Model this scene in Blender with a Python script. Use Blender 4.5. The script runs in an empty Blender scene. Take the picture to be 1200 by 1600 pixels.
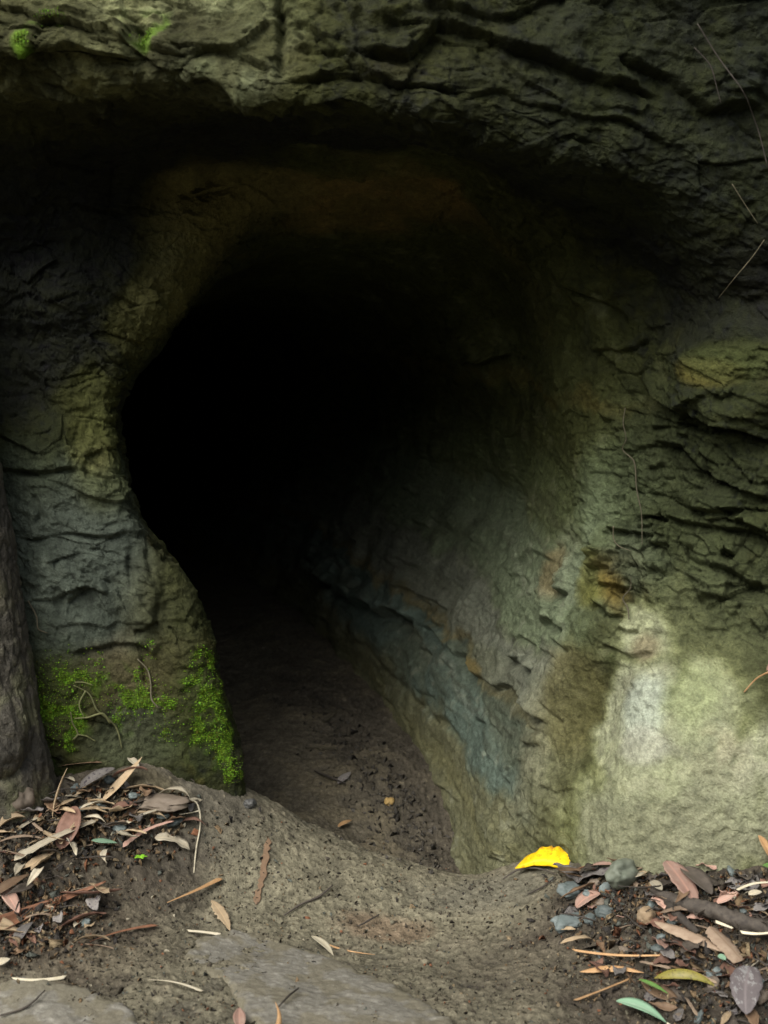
import bpy, bmesh, math, random
import numpy as np
from mathutils import Vector, Matrix, Euler

random.seed(7)
RNG = np.random.default_rng(11)
F4 = np.float32
scene = bpy.context.scene
COL = scene.collection

# ------------------------------------------------------------------ camera
CAM = np.array([0.0, -2.3, 0.81])
PITCH = math.atan(100 / 1931.0)
FPX = 1931.0
fwd = np.array([0, math.cos(PITCH), -math.sin(PITCH)])
upv = np.array([0, math.sin(PITCH), math.cos(PITCH)])
rgt = np.array([1.0, 0, 0])

def ray(u, v):
    return fwd + rgt * ((u - 600) / FPX) + upv * ((800 - v) / FPX)

def px(u, v, Y):
    """world point on the plane y = Y seen at photo position (u, v)"""
    d = ray(u, v)
    return CAM + d * ((Y - CAM[1]) / d[1])

def project(P):
    q = P - CAM
    d = q @ fwd
    d = np.where(np.abs(d) < 1e-3, 1e-3, d)
    return 600 + FPX * (q @ rgt) / d, 800 - FPX * (q @ upv) / d, d

# ------------------------------------------------------------------ noise
_g = RNG.normal(size=(256, 3))
GRAD = (_g / np.linalg.norm(_g, axis=1)[:, None]).astype(F4)

def hsh(ix, iy, iz, seed):
    h = (ix.astype(np.uint32) * np.uint32(374761393) + iy.astype(np.uint32) * np.uint32(668265263)
         + iz.astype(np.uint32) * np.uint32(2246822519) + np.uint32((seed * 3266489917) & 0xffffffff))
    h ^= h >> np.uint32(15); h *= np.uint32(2246822519)
    h ^= h >> np.uint32(13); h *= np.uint32(3266489917)
    h ^= h >> np.uint32(16)
    return h

from concurrent.futures import ThreadPoolExecutor
POOL = ThreadPoolExecutor(4)
def chunked(fn, P, *a):
    n = len(P); st = 40000
    if n <= st: return fn(P, *a)
    res = list(POOL.map(lambda i: fn(P[i:i + st], *a), range(0, n, st)))
    if isinstance(res[0], tuple): return tuple(np.concatenate(q) for q in zip(*res))
    return np.concatenate(res)

def perlin(P, f, seed=0): return chunked(perlin_, P, f, seed)
def worley(P, seed=0): return chunked(worley_, P, seed)
def perlin_(P, f, seed):
    Q = (P * f).astype(F4)
    I = np.floor(Q).astype(np.int32)
    R = Q - I
    W = R * R * R * (R * (R * 6 - 15) + 10)
    out = np.zeros(len(P), F4)
    for dx in (0, 1):
        wx = W[:, 0] if dx else 1 - W[:, 0]
        for dy in (0, 1):
            wxy = wx * (W[:, 1] if dy else 1 - W[:, 1])
            for dz in (0, 1):
                w = wxy * (W[:, 2] if dz else 1 - W[:, 2])
                g = GRAD[hsh(I[:, 0] + dx, I[:, 1] + dy, I[:, 2] + dz, seed) & np.uint32(255)]
                out += w * (g[:, 0] * (R[:, 0] - dx) + g[:, 1] * (R[:, 1] - dy) + g[:, 2] * (R[:, 2] - dz))
    return out * 1.6

def fbm(P, f, octv=3, seed=0, gain=0.5):
    s = np.zeros(len(P), F4); a = 1.0
    for o in range(octv):
        s += a * perlin(P, f * 2.03 ** o, seed + o * 17); a *= gain
    return s

def worley_(P, seed, facet=True):
    """F1, F2-F1 and a random tilted facet height per cell"""
    Q = P.astype(F4)
    I = np.floor(Q).astype(np.int32)
    n = len(P)
    f1 = np.full(n, 9.0, F4); f2 = np.full(n, 9.0, F4); fac = np.zeros(n, F4)
    for dx in (-1, 0, 1):
        for dy in (-1, 0, 1):
            for dz in (-1, 0, 1):
                cx, cy, cz = I[:, 0] + dx, I[:, 1] + dy, I[:, 2] + dz
                h = hsh(cx, cy, cz, seed)
                vx = Q[:, 0] - (cx + (h & np.uint32(1023)).astype(F4) / 1023)
                vy = Q[:, 1] - (cy + ((h >> np.uint32(10)) & np.uint32(1023)).astype(F4) / 1023)
                vz = Q[:, 2] - (cz + ((h >> np.uint32(20)) & np.uint32(1023)).astype(F4) / 1023)
                d = np.sqrt(vx * vx + vy * vy + vz * vz)
                c = d < f1
                f2 = np.where(c, f1, np.minimum(f2, d))
                f1 = np.where(c, d, f1)
                if facet:
                    h2 = (h * np.uint32(2654435761)) >> np.uint32(8)
                    g = GRAD[h2 & np.uint32(255)]
                    b = ((h2 >> np.uint32(8)) & np.uint32(1023)).astype(F4) / 1023 - 0.5
                    fac = np.where(c, b + 0.8 * (g[:, 0] * vx + g[:, 1] * vy + g[:, 2] * vz), fac)
    return f1, f2 - f1, fac

def sstep(a, b, x):
    t = np.clip((x - a) / (b - a), 0, 1)
    return t * t * (3 - 2 * t)

# ------------------------------------------------------------------ pchip in numpy along axis 0
def pchip(t, Y, x):
    t = np.asarray(t, float); Y = np.asarray(Y, float); x = np.asarray(x, float)
    h = np.diff(t); sh = (-1,) + (1,) * (Y.ndim - 1)
    d = np.diff(Y, axis=0) / h.reshape(sh)
    m = np.zeros_like(Y)
    w1 = (2 * h[1:] + h[:-1]).reshape(sh); w2 = (h[1:] + 2 * h[:-1]).reshape(sh)
    a, b = d[:-1], d[1:]
    ok = (a * b) > 0
    with np.errstate(divide='ignore', invalid='ignore'):
        mm = (w1 + w2) / (w1 / a + w2 / b)
    # plain average keeps curves rounder where the sign changes little
    av = (a * h[1:].reshape(sh) + b * h[:-1].reshape(sh)) / (h[1:] + h[:-1]).reshape(sh)
    m[1:-1] = np.where(ok, 0.5 * mm + 0.5 * av, 0.5 * av)
    m[0] = d[0]; m[-1] = d[-1]
    i = np.clip(np.searchsorted(t, x, side='right') - 1, 0, len(h) - 1)
    s = ((x - t[i]) / h[i]).reshape(sh); hh = h[i].reshape(sh)
    return ((2 * s ** 3 - 3 * s ** 2 + 1) * Y[i] + (s ** 3 - 2 * s ** 2 + s) * hh * m[i]
            + (-2 * s ** 3 + 3 * s ** 2) * Y[i + 1] + (s ** 3 - s ** 2) * hh * m[i + 1])

# ------------------------------------------------------------------ cliff control net: 18 stations x rings
NS = 18
FLOOR_Y = [0.0, .25, .6, 1.1, 1.6, 2.2, 3.0, 4.2, 6.0]
FLOOR_Z = [-.05, -.03, .06, .123, .204, .26, .30, .33, .34]
BASE_X = [.17, .14, .090, -.07, -.20, -.40, -.74, -1.35, -2.4]      # foot of the right wall: the tunnel bends left
def tunnel_ring(Y):
    xr = float(np.interp(Y, FLOOR_Y, BASE_X)); zf = float(np.interp(Y, FLOOR_Y, FLOOR_Z))
    xl = -.185 * (Y + 2.3) - .30 * max(0, Y - 1.6)
    top = 1.22 + .03 * Y
    hz = [-.2, .1, .26, .42, .58, .74, .90, .97, 1.0, 1.0, .95, .84, .69, .53, .37, .23, .08, -.2]
    ol = [.02, -.02, -.06, -.12, -.15, -.12]
    orr = [None, None, None, -.12, .04, .17, .245, .25, .17, .105, .04, 0]
    zz_ = [zf + h * (top - zf) if h > 0 else zf + h for h in hz]
    pts = [(xl + o, Y, z) for o, z in zip(ol, zz_)]
    a, b = xl + .02, xr - .17
    for k in range(12):
        z = zz_[6 + k]
        if orr[k] is None:
            pts.append((a + (b - a) * k / 3.0, Y, z))
        else:
            pts.append((xr + orr[k], Y, z))
    return np.array(pts)

def P3(rows):
    return np.array([px(*r) for r in rows])

rings = []
end = tunnel_ring(5.0)
rings.append(np.stack([np.full(NS, -2.2), np.full(NS, 5.5), end[:, 2]], 1))
rings.append(tunnel_ring(5.0)); rings.append(tunnel_ring(3.2)); rings.append(tunnel_ring(2.1))
rings.append(tunnel_ring(1.2)); rings.append(tunnel_ring(0.58))
# throat
rings.append(P3([(398, 1330, .10), (380, 1185, .08), (336, 1030, .08), (300, 925, .08), (206, 800, .08), (186, 625, .08),
                 (262, 505, .12), (335, 425, .22), (450, 372, .30), (600, 362, .38), (730, 400, .46), (812, 505, .50),
                 (842, 630, .46), (835, 780, .36), (808, 985, .24), (802, 1150, .15), (788, 1290, .09), (778, 1440, .06)]))
# rim
rings.append(P3([(384, 1350, .00), (364, 1195, -.005), (318, 1040, -.01), (278, 915, .0), (188, 795, -.005), (166, 622, .0),
                 (236, 480, .02), (292, 370, .06), (425, 290, .12), (600, 283, .15), (745, 318, .19), (850, 470, .22),
                 (895, 660, .13), (935, 830, .02), (900, 980, .0), (868, 1100, .0), (845, 1240, .0), (825, 1440, -.02)]))
# just outside the rim
rings.append(P3([(310, 1350, -.03), (290, 1200, -.035), (245, 1050, -.03), (200, 900, -.025), (120, 785, -.03), (105, 615, -.02),
                 (150, 450, -.02), (215, 330, .02), (410, 262, .07), (600, 252, .08), (765, 282, .08), (905, 470, .06),
                 (965, 670, .0), (990, 825, -.035), (965, 980, -.05), (940, 1110, -.06), (900, 1250, -.09), (870, 1440, -.1)]))
# outer face, middle of the dark underside
rings.append(P3([(150, 1350, -.06), (130, 1190, -.06), (110, 1050, -.05), (80, 900, -.035), (30, 770, -.04), (0, 590, -.04),
                 (60, 350, -.06), (170, 230, -.12), (415, 205, -.15), (610, 217, -.15), (810, 265, -.13), (985, 410, -.06),
                 (1065, 600, -.08), (1085, 800, -.09), (1060, 970, -.12), (1020, 1120, -.17), (985, 1260, -.21), (960, 1440, -.22)]))
# lip
rings.append(P3([(-60, 1350, -.06), (-60, 1190, -.06), (-60, 1050, -.06), (-70, 890, -.06), (-90, 740, -.07), (-110, 500, -.10),
                 (-60, 100, -.40), (190, 118, -.42), (430, 158, -.44), (640, 188, -.43), (850, 240, -.38), (1070, 330, -.30),
                 (1210, 520, -.20), (1260, 770, -.18), (1260, 960, -.2), (1250, 1130, -.26), (1240, 1270, -.29), (1230, 1440, -.3)]))
# above the lip
rings.append(P3([(-160, 1350, -.08), (-160, 1190, -.08), (-170, 1030, -.08), (-190, 840, -.1), (-220, 650, -.14), (-260, 330, -.22),
                 (-90, 65, -.425), (190, 85, -.445), (430, 128, -.465), (650, 155, -.455), (880, 200, -.40), (1120, 285, -.33),
                 (1340, 470, -.24), (1400, 740, -.2), (1400, 950, -.22), (1390, 1130, -.28), (1380, 1270, -.31), (1370, 1440, -.32)]))
# top edge of the picture
rings.append(P3([(-420, 1350, -.1), (-420, 1170, -.1), (-440, 960, -.12), (-480, 700, -.16), (-540, 400, -.22), (-500, 0, -.34),
                 (-170, -140, -.40), (170, -140, -.40), (420, -120, -.42), (700, -100, -.43), (980, -60, -.40), (1260, 20, -.36),
                 (1560, 330, -.3), (1640, 700, -.24), (1640, 930, -.25), (1640, 1120, -.3), (1630, 1270, -.33), (1620, 1440, -.34)]))
wide = [(-2.4, -.25, -.3), (-2.5, -.25, .15), (-2.5, -.25, .5), (-2.5, -.25, .9), (-2.5, -.3, 1.4), (-2.2, -.35, 2.0),
        (-1.2, -.30, 2.4), (-.3, -.28, 2.5), (.2, -.34, 2.5), (.7, -.5, 2.5), (1.2, -.6, 2.5), (1.9, -.6, 2.3),
        (2.6, -.6, 1.7), (2.8, -.45, 1.2), (2.8, -.4, .8), (2.8, -.4, .45), (2.8, -.4, .15), (2.7, -.4, -.3)]
rings.append(np.array(wide))
far = []
for i, (x, y, z) in enumerate(wide):
    f = 3.2
    far.append((x * f, -.2 + (-.9 if 4 < i < 14 else -.3) , .3 + (z - .3) * f if 4 < i < 14 else z * 1.0))
rings.append(np.array(far))
CTRL = np.array(rings)                       # R x NS x 3
NR = len(CTRL)

ring_n = [10, 24, 40, 55, 75, 110, 95, 55, 105, 150, 45, 130, 26, 8]     # samples per ring interval
tr = np.arange(NR, dtype=float)
sr = np.concatenate([np.linspace(i, i + 1, n, endpoint=False) for i, n in enumerate(ring_n)] + [[NR - 1.0]])
lens = np.linalg.norm(np.diff(CTRL, axis=1), axis=2)
tk = np.concatenate([[0], np.cumsum(np.diff(CTRL[6:11], axis=1).__pow__(2).sum(2).__pow__(.5).mean(0))])
NTH = 1240
dist_r = np.concatenate([[0], np.cumsum(np.linalg.norm(np.diff(CTRL, axis=0), axis=2).mean(1))])
A = pchip(tk, CTRL.transpose(1, 0, 2), np.linspace(0, tk[-1], NTH))      # NTH x R x 3
# sample along rings using distance knots
xs_r = np.interp(sr, tr, dist_r)
G = pchip(dist_r, A.transpose(1, 0, 2), xs_r)                            # M x NTH x 3
M = G.shape[0]
du = np.gradient(G, axis=0); dv = np.gradient(G, axis=1)
Nn = np.cross(du, dv); Nn /= np.linalg.norm(Nn, axis=2)[..., None] + 1e-12
mid = Nn[int(M * .78), NTH // 2]
if mid @ (CAM - G[int(M * .78), NTH // 2]) < 0:
    Nn = -Nn
# soften normals a little across the folds so displacement never crosses itself
for _ in range(6):
    Nn[1:-1, 1:-1] = (Nn[1:-1, 1:-1] * 2 + Nn[:-2, 1:-1] + Nn[2:, 1:-1] + Nn[1:-1, :-2] + Nn[1:-1, 2:]) / 6
Nn /= np.linalg.norm(Nn, axis=2)[..., None] + 1e-12
BP = G.reshape(-1, 3); BN = Nn.reshape(-1, 3)
BU, BV, BD = project(BP)
BPX = BP[:, 0].astype(F4); BPZ = BP[:, 2].astype(F4)
front = (BN * (CAM - BP)).sum(1) > 0

def at(u, v):
    """point of the bare rock surface that shows at photo position (u, v)"""
    e = (BU - u) ** 2 + (BV - v) ** 2
    k = np.where((e < 64) & front)[0]
    if len(k) == 0:
        k = np.array([np.argmin(e + (~front) * 1e4)])
    return BP[k[np.argmin(BD[k])]]

print('cliff verts', len(BP))
# ------------------------------------------------------------------ rock relief
bed = BP[:, 2] + 0.16 * BP[:, 0] + 0.02 * BP[:, 1]
lowN = fbm(BP, 2.6, 3, 1)
midN = fbm(BP, 9, 3, 5)
warp = np.stack([perlin(BP, 12, 40), perlin(BP, 12, 41), perlin(BP, 12, 42)], 1)
tunnelness = sstep(0.15, 0.7, BP[:, 1])

def near(u, v, r, e=0.35, sx=1, sy=1, sz=1, wob=.25, seed=3):
    c = at(u, v)
    S = np.array([r * sx, r * sy, r * sz]); lim = S * (1 + e + 1.6 * wob)
    k = np.where((np.abs(BPX - c[0]) < lim[0]) & (np.abs(BPZ - c[2]) < lim[2]))[0]
    q = (BP[k] - c) / S
    d = np.sqrt((q * q).sum(1))
    if wob: d = d + wob * midN[k] + wob * .5 * lowN[k]
    out = np.zeros(len(BP), F4); out[k] = 1 - sstep(1 - e, 1 + e, d)
    return out

rough = 0.35 + 0 * lowN                      # how broken the face is
for (u, v, r, a) in [(1080, 760, .26, .9), (1010, 860, .16, .8), (1150, 880, .2, .9), (1140, 600, .2, .5), (850, 930, .12, .7),
                     (930, 100, .3, .55), (650, 120, .3, .65), (300, 60, .35, .75), (60, 60, .3, .8), (1100, 200, .3, .5),
                     (120, 560, .25, .6), (120, 380, .25, .6), (100, 860, .2, .45), (180, 720, .12, .7), (950, 400, .3, .5)]:
    rough = np.maximum(rough, a * near(u, v, r, .5, wob=.4))
smooth = np.zeros(len(BP))
for (u, v, r, a, sz) in [(1060, 1200, .24, .85, 1.1), (960, 1300, .18, .8, .7), (720, 1180, .18, .6, 1), (700, 760, .25, .7, .7), (600, 1000, .22, .4, 1), (870, 1100, .12, .6, 1.2), (840, 760, .14, .5, 1)]:
    smooth = np.maximum(smooth, a * near(u, v, r, .5, sz=sz))
rough = rough * (1 - smooth)
rough = rough * (1 - .35 * tunnelness)

SV = np.repeat(sr, NTH)
damp = 1 - .7 * np.exp(-((SV - 6.5) / .75) ** 2) - .6 * np.exp(-((SV - 10.3) / .6) ** 2)
D = 0.028 * lowN * (1 - .5 * smooth) * damp + 0.010 * midN * (.4 + .6 * rough) * (.4 + .6 * damp)
zfl = np.interp(BP[:, 1], FLOOR_Y, FLOOR_Z)
tw_ = sstep(.02, .2, BP[:, 1]) * (BP[:, 0] > -.3 * BP[:, 1] - .3)
strat = perlin(np.stack([BP[:, 0] * 2.5, BP[:, 1] * 2.5, (BP[:, 2] - zfl) * 30 + 1.5 * lowN], 1), 1.0, 70) + .6 * perlin(np.stack([BP[:, 0] * 6, BP[:, 1] * 6, (BP[:, 2] - zfl) * 75 + 2 * lowN], 1), 1.0, 71)
D += .004 * strat * tw_
# bedding: irregular layers that stand out or lie back
def layers(th, seed, amp, mask, sharp=.22):
    q = bed / th + .55 * lowN + .18 * midN + seed * 7.31
    k = np.floor(q); f = q - k
    rid = lambda kk: np.sin(kk * 127.1 + seed * 31.7) * 43758.5453 % 1.0
    lat = perlin(np.stack([BP[:, 0], BP[:, 1], k * 3.7], 1), 5.5, 60 + seed)
    a0 = rid(k) - .5 + .8 * lat
    lat2 = perlin(np.stack([BP[:, 0], BP[:, 1], (k - 1) * 3.7], 1), 5.5, 60 + seed)
    a1 = rid(k - 1) - .5 + .8 * lat2
    t = sstep(0, sharp, f)
    return amp * mask * (a1 + (a0 - a1) * t - .25 * (1 - np.clip(f / .12, 0, 1)) - .1 * f)
D += layers(.105, 1, .008, rough)
D += layers(.043, 2, .003, rough)
D += layers(.018, 3, .0012, .3 + .7 * rough)
# broken slabby chips
Wp = BP + warp * .015
S1 = np.stack([Wp[:, 0] * 8, Wp[:, 1] * 8, (Wp[:, 2] + .16 * Wp[:, 0]) * 17], 1)
_, f21, fac1 = worley(S1, 4)
jm = sstep(-.1, .5, fbm(BP, 7, 2, 88))
D += .020 * fac1 * rough - .007 * rough * jm * (1 - sstep(0, .07, f21))
S2 = np.stack([Wp[:, 0] * 21, Wp[:, 1] * 21, (Wp[:, 2] + .2 * Wp[:, 0]) * 46], 1)
_, f22, fac2 = worley(S2, 9)
chipm = np.clip(rough * (.35 + 1.0 * sstep(-.1, .45, lowN + midN)), 0, 1.2)
D += .0100 * fac2 * chipm - .003 * chipm * jm * (1 - sstep(0, .10, f22))
S3 = np.stack([Wp[:, 0] * 55, Wp[:, 1] * 55, (Wp[:, 2] + .2 * Wp[:, 0]) * 95], 1)
_, f23, fac3 = worley(S3, 14)
D += .0042 * fac3 * (.25 + .75 * rough)
# tool-marked, pitted skin of the tunnel walls
pit = sstep(.35, .75, perlin(BP + warp * .01, 38, 77))
D -= .006 * pit * (.5 + .5 * (1 - smooth)) * sstep(-.2, .2, lowN + .1)
D += .0022 * fbm(BP, 70, 2, 91) + .006 * rough * (np.abs(fbm(BP, 26, 4, 95, .6)) - .35)

def seg_field(pts, wob=.012, reach=.25):
    """distance to a polyline drawn on the rock, with the height above it; only near vertices"""
    C = [at(*p) for p in pts]
    lo = np.min(C, 0) - reach; hi = np.max(C, 0) + reach
    k = np.where(((BP > lo) & (BP < hi)).all(1))[0]
    q = BP[k] + warp[k] * wob
    best = np.full(len(k), 9.0); hgt = np.zeros(len(k)); endf = np.zeros(len(k))
    L = len(C) - 1
    for i in range(L):
        a, b = C[i], C[i + 1]; ab = b - a
        t = np.clip(((q - a) @ ab) / (ab @ ab + 1e-9), 0, 1)
        c = a + t[:, None] * ab
        d = np.linalg.norm(q - c, axis=1)
        m = d < best
        best = np.where(m, d, best)
        dirv = ab / (np.linalg.norm(ab) + 1e-9)
        side = np.cross(BN[k], dirv); side *= np.sign(side[:, 2:3] + 1e-6)
        hgt = np.where(m, ((q - c) * side).sum(1), hgt)
        endf = np.where(m, (i + t) / L, endf)
    return k, best, hgt, endf

def groove(pts, depth, w, wob=.014):
    k, d, h, e = seg_field(pts, wob, .12)
    fade = sstep(0, .12, e) * sstep(1, .88, e)
    D[k] -= depth * np.exp(-(d / w) ** 2) * (.45 + .55 * fade) * (.75 + .5 * midN[k])

def ledge(pts, amp, up=.10, cut=.02, wob=.02):
    """rock above the line stands out and hangs over the rock below it"""
    k, d, h, e = seg_field(pts, wob, up * 2.2)
    fade = sstep(0, .1, e) * sstep(1, .9, e)
    lat = np.sqrt(np.maximum(d * d - h * h, 0))
    fade = fade * np.exp(-(lat / .03) ** 2) * (.8 + .5 * midN[k])
    prof = np.where(h > 0, np.exp(-np.maximum(h, 0) / up) * sstep(0, .007, h), -.65 * np.exp(-(h / cut) ** 2))
    D[k] += amp * fade * prof

# upper face
ledge([(540, 82), (640, 88), (690, 45), (790, 62), (870, 98), (960, 132), (1040, 152)], 0.0256, .09, 0.0165, .016)
ledge([(950, 108), (1060, 122), (1120, 180), (1200, 178)], 0.0186, .07, 0.0150, .016)
ledge([(720, 170), (800, 150), (900, 190), (980, 200), (1100, 250)], 0.0102, .05, 0.0112, .016)
ledge([(640, 25), (760, 30), (830, 10), (900, 0)], 0.0139, .05, 0.0135, .016)
ledge([(-10, 92), (60, 92), (130, 98), (200, 104)], 0.0209, .09, 0.0225, .016)
ledge([(205, 62), (270, 78), (340, 75), (430, 96)], 0.0163, .05, 0.0150, .016)
ledge([(275, 138), (330, 140), (400, 160), (440, 186), (520, 186)], 0.0163, .03, 0.0150, .016)
ledge([(440, 68), (520, 80), (560, 92)], 0.0130, .04, 0.0112, .016)
ledge([(430, 120), (500, 118), (590, 130), (680, 148), (740, 150)], 0.0130, .03, 0.0112, .016)
groove([(436, -20), (437, 50), (434, 112)], .030, .006, .006)
groove([(212, 20), (205, 70), (216, 125)], .028, .008)
groove([(890, -10), (880, 20), (850, 45)], .02, .007)
# roof of the hollow
groove([(722, 292), (780, 345), (860, 430), (920, 480), (1010, 515)], .020, .007)
groove([(450, 282), (460, 300), (520, 340), (560, 362)], .014, .006)
groove([(720, 300), (690, 340), (665, 380)], .012, .007)
ledge([(275, 312), (330, 300), (375, 303)], .018, .03, .012)
ledge([(120, 330), (160, 322), (200, 345)], .025, .04, .012)
ledge([(290, 296), (360, 280), (450, 272), (540, 276), (620, 280), (720, 296)], .018, .04, .014, .01)
# right flank
D += .055 * near(1150, 590, .15, .5, sz=.62, wob=.2)
ledge([(985, 590), (1040, 628), (1110, 655), (1210, 700)], .045, .07, .025)
ledge([(900, 540), (960, 552), (1010, 525)], .018, .04, .012)
ledge([(1010, 690), (1080, 722), (1140, 760), (1210, 790)], .034, .05, .018)
ledge([(955, 705), (1010, 705), (1060, 712)], .016, .03, .012)
ledge([(965, 765), (1030, 772), (1100, 800), (1160, 800)], .020, .03, .012)
ledge([(948, 826), (985, 838), (1020, 846)], .034, .03, .018)
ledge([(1040, 800), (1090, 822), (1150, 830), (1210, 850)], .022, .03, .012)
ledge([(1060, 860), (1120, 878), (1200, 930)], .018, .03, .012)
ledge([(1000, 905), (1020, 890), (1040, 900)], .014, .03, .01)
ledge([(855, 918), (880, 922)], .030, .03, .012, .006)
ledge([(918, 946), (948, 950)], .028, .03, .012, .006)
ledge([(780, 1025), (800, 1032), (822, 1048)], .030, .03, .015, .006)
ledge([(830, 968), (850, 972), (880, 978)], .020, .03, .012)
ledge([(940, 1005), (985, 1020), (1015, 1030)], .014, .03, .012)
D += .018 * near(938, 850, .035, .4, sz=1.3, wob=.1)
# right tunnel wall
ledge([(468, 870), (500, 905), (545, 940), (600, 962), (640, 975)], .045, .10, .03)
ledge([(640, 975), (700, 1015), (745, 1050), (800, 1085), (850, 1140)], .022, .08, .02)
groove([(600, 770), (680, 815), (760, 850)], .010, .006)
groove([(600, 880), (602, 930), (594, 960)], .010, .005)
groove([(560, 1020), (640, 1090), (720, 1160)], .010, .010)
groove([(835, 1090), (850, 1120), (868, 1140)], .014, .006)
ledge([(430, 545), (560, 556), (700, 562), (835, 566)], .016, .04, .012)
# left pillar
groove([(-10, 735), (60, 742), (120, 738), (200, 756)], .018, .007, .022)
ledge([(-10, 733), (60, 740), (120, 736), (200, 754)], .014, .05, .012, .022)
groove([(30, 836), (110, 842), (160, 838), (212, 845)], .014, .006, .02)
ledge([(30, 834), (110, 840), (160, 836), (212, 843)], .009, .04, .012, .02)
groove([(36, 872), (90, 882), (150, 878), (200, 885)], .010, .005)
ledge([(110, 942), (130, 930), (175, 938)], .016, .05, .01)
ledge([(120, 1018), (180, 1000), (212, 1012), (250, 1030)], .018, .05, .012)
groove([(214, 850), (212, 920), (228, 985)], .024, .006, .012)
ledge([(216, 984), (236, 984), (254, 972)], .03, .03, .012, .006)
groove([(236, 860), (250, 930), (252, 975)], .020, .006, .012)
D += .020 * near(232, 940, .03, .4, sz=2.2, wob=.05)
groove([(222, 1012), (236, 1045), (240, 1070)], .010, .006)
groove([(160, 700), (150, 740), (165, 752)], .018, .008)
groove([(62, 775), (68, 805), (60, 815)], .014, .006)
groove([(20, 570), (60, 600), (110, 640), (160, 650)], .016, .008)
groove([(10, 480), (60, 470), (130, 500)], .016, .008)
D += .03 * near(70, 460, .10, .5, sz=.6)

rq = random.Random(21)
for _ in range(46):                      # small broken notches along the beds of the tunnel wall
    u = rq.uniform(540, 890); v = rq.uniform(800, 1240)
    if v > 900 + (u - 480) * 1.25 + 90 or v < 790: continue
    L_ = rq.uniform(8, 26); a_ = rq.uniform(.3, 1.0)
    q_ = [(u - L_ * math.cos(a_), v - L_ * math.sin(a_)), (u, v + rq.uniform(-3, 3)), (u + L_ * math.cos(a_), v + L_ * math.sin(a_))]
    if rq.random() < .5: ledge(q_, rq.uniform(.008, .016), .02, .010, .01)
    else: groove(q_, rq.uniform(.006, .014), .0045, .012)
for _ in range(34):                      # chips and flakes of the right flank
    u = rq.uniform(930, 1195); v = rq.uniform(640, 980)
    L_ = rq.uniform(8, 24); a_ = rq.uniform(-.3, .5)
    ledge([(u - L_ * math.cos(a_), v - L_ * math.sin(a_)), (u, v + rq.uniform(-5, 5)), (u + L_ * math.cos(a_), v + L_ * math.sin(a_))], rq.uniform(.010, .022), .02, .010, .012)
for _ in range(16):                      # cracks in the left pillar and the pale buttress
    if _ < 9: u = rq.uniform(30, 290); v = rq.uniform(760, 1000); a_ = rq.choice([.1, -.1, 1.5])
    else: u = rq.uniform(960, 1190); v = rq.uniform(1060, 1320); a_ = rq.uniform(-.5, .5)
    L_ = rq.uniform(8, 22)
    groove([(u - L_ * math.cos(a_), v - L_ * math.sin(a_)), (u, v + rq.uniform(-3, 3)), (u + L_ * math.cos(a_), v + L_ * math.sin(a_))], rq.uniform(.005, .010), .0045, .012)

D = np.clip(D, -.14, .14) * (sstep(14, 60, np.arange(M)))[:, None].repeat(NTH, 1).reshape(-1)
P = BP + BN * D[:, None]
CP = P.copy()

# ------------------------------------------------------------------ rock colours (mineral colours, stains, lichen, painted light and shade)
def col(*c): return np.array(c, float)
strat2 = perlin(np.stack([BP[:, 0] * 1.6, BP[:, 1] * 1.6, (BP[:, 2] - zfl) * 13 + 1.2 * lowN], 1), 1.0, 73)
n1 = fbm(BP + warp * .02, 6, 4, 201); n2 = fbm(BP, 22, 3, 230); n3 = fbm(BP, 60, 2, 260)
C = np.tile(col(.050, .053, .026), (len(BP), 1))
def mix(mask, c, jit=0.0):
    global C
    k = np.where(mask > .001)[0]
    m = np.clip(mask[k], 0, 1)[:, None]
    C[k] = C[k] * (1 - m) + np.asarray(c) * m
def spot(u, v, r, c, a=1.0, e=.45, sx=1, sy=1, sz=1, wob=.35, n=None):
    m = near(u, v, r, e, sx, sy, sz, wob)
    if n is not None: m = m * n
    mix(a * m, c)
mix(sstep(-.1, .7, n1) * .6, col(.080, .080, .040))
mix(sstep(.1, .8, -n1) * .6, col(.035, .037, .028))
mix(sstep(.25, .8, n2) * .35, col(.10, .075, .03))
# the upper left face carries pale lichen, with lit edges painted pale too
pale = sstep(-.25, .45, n2 + .5 * n1)
spot(60, 30, .30, col(.30, .295, .165), .95, .5, n=.35 + .65 * pale)
spot(300, 40, .22, col(.27, .285, .18), .95, .5, n=.35 + .65 * pale)
spot(410, 80, .10, col(.20, .225, .16), .7, .5, n=.35 + .65 * pale)
spot(490, 110, .09, col(.15, .17, .15), .6, .5, n=pale)
spot(560, 90, .12, col(.13, .12, .07), .6, .5, n=pale)
spot(640, 106, .06, col(.20, .135, .085), .8, .4, sz=.4)
spot(300, 135, .04, col(.20, .24, .15), .8)
spot(480, 178, .06, col(.15, .16, .07), .7, sz=.4)
spot(850, 120, .22, col(.095, .09, .05), .7, n=pale)
spot(880, 220, .25, col(.10, .105, .065), .7, .5, sz=.6, n=.4 + .6 * pale)
spot(1060, 260, .18, col(.10, .105, .075), .6, .5, n=.4 + .6 * pale)
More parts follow.
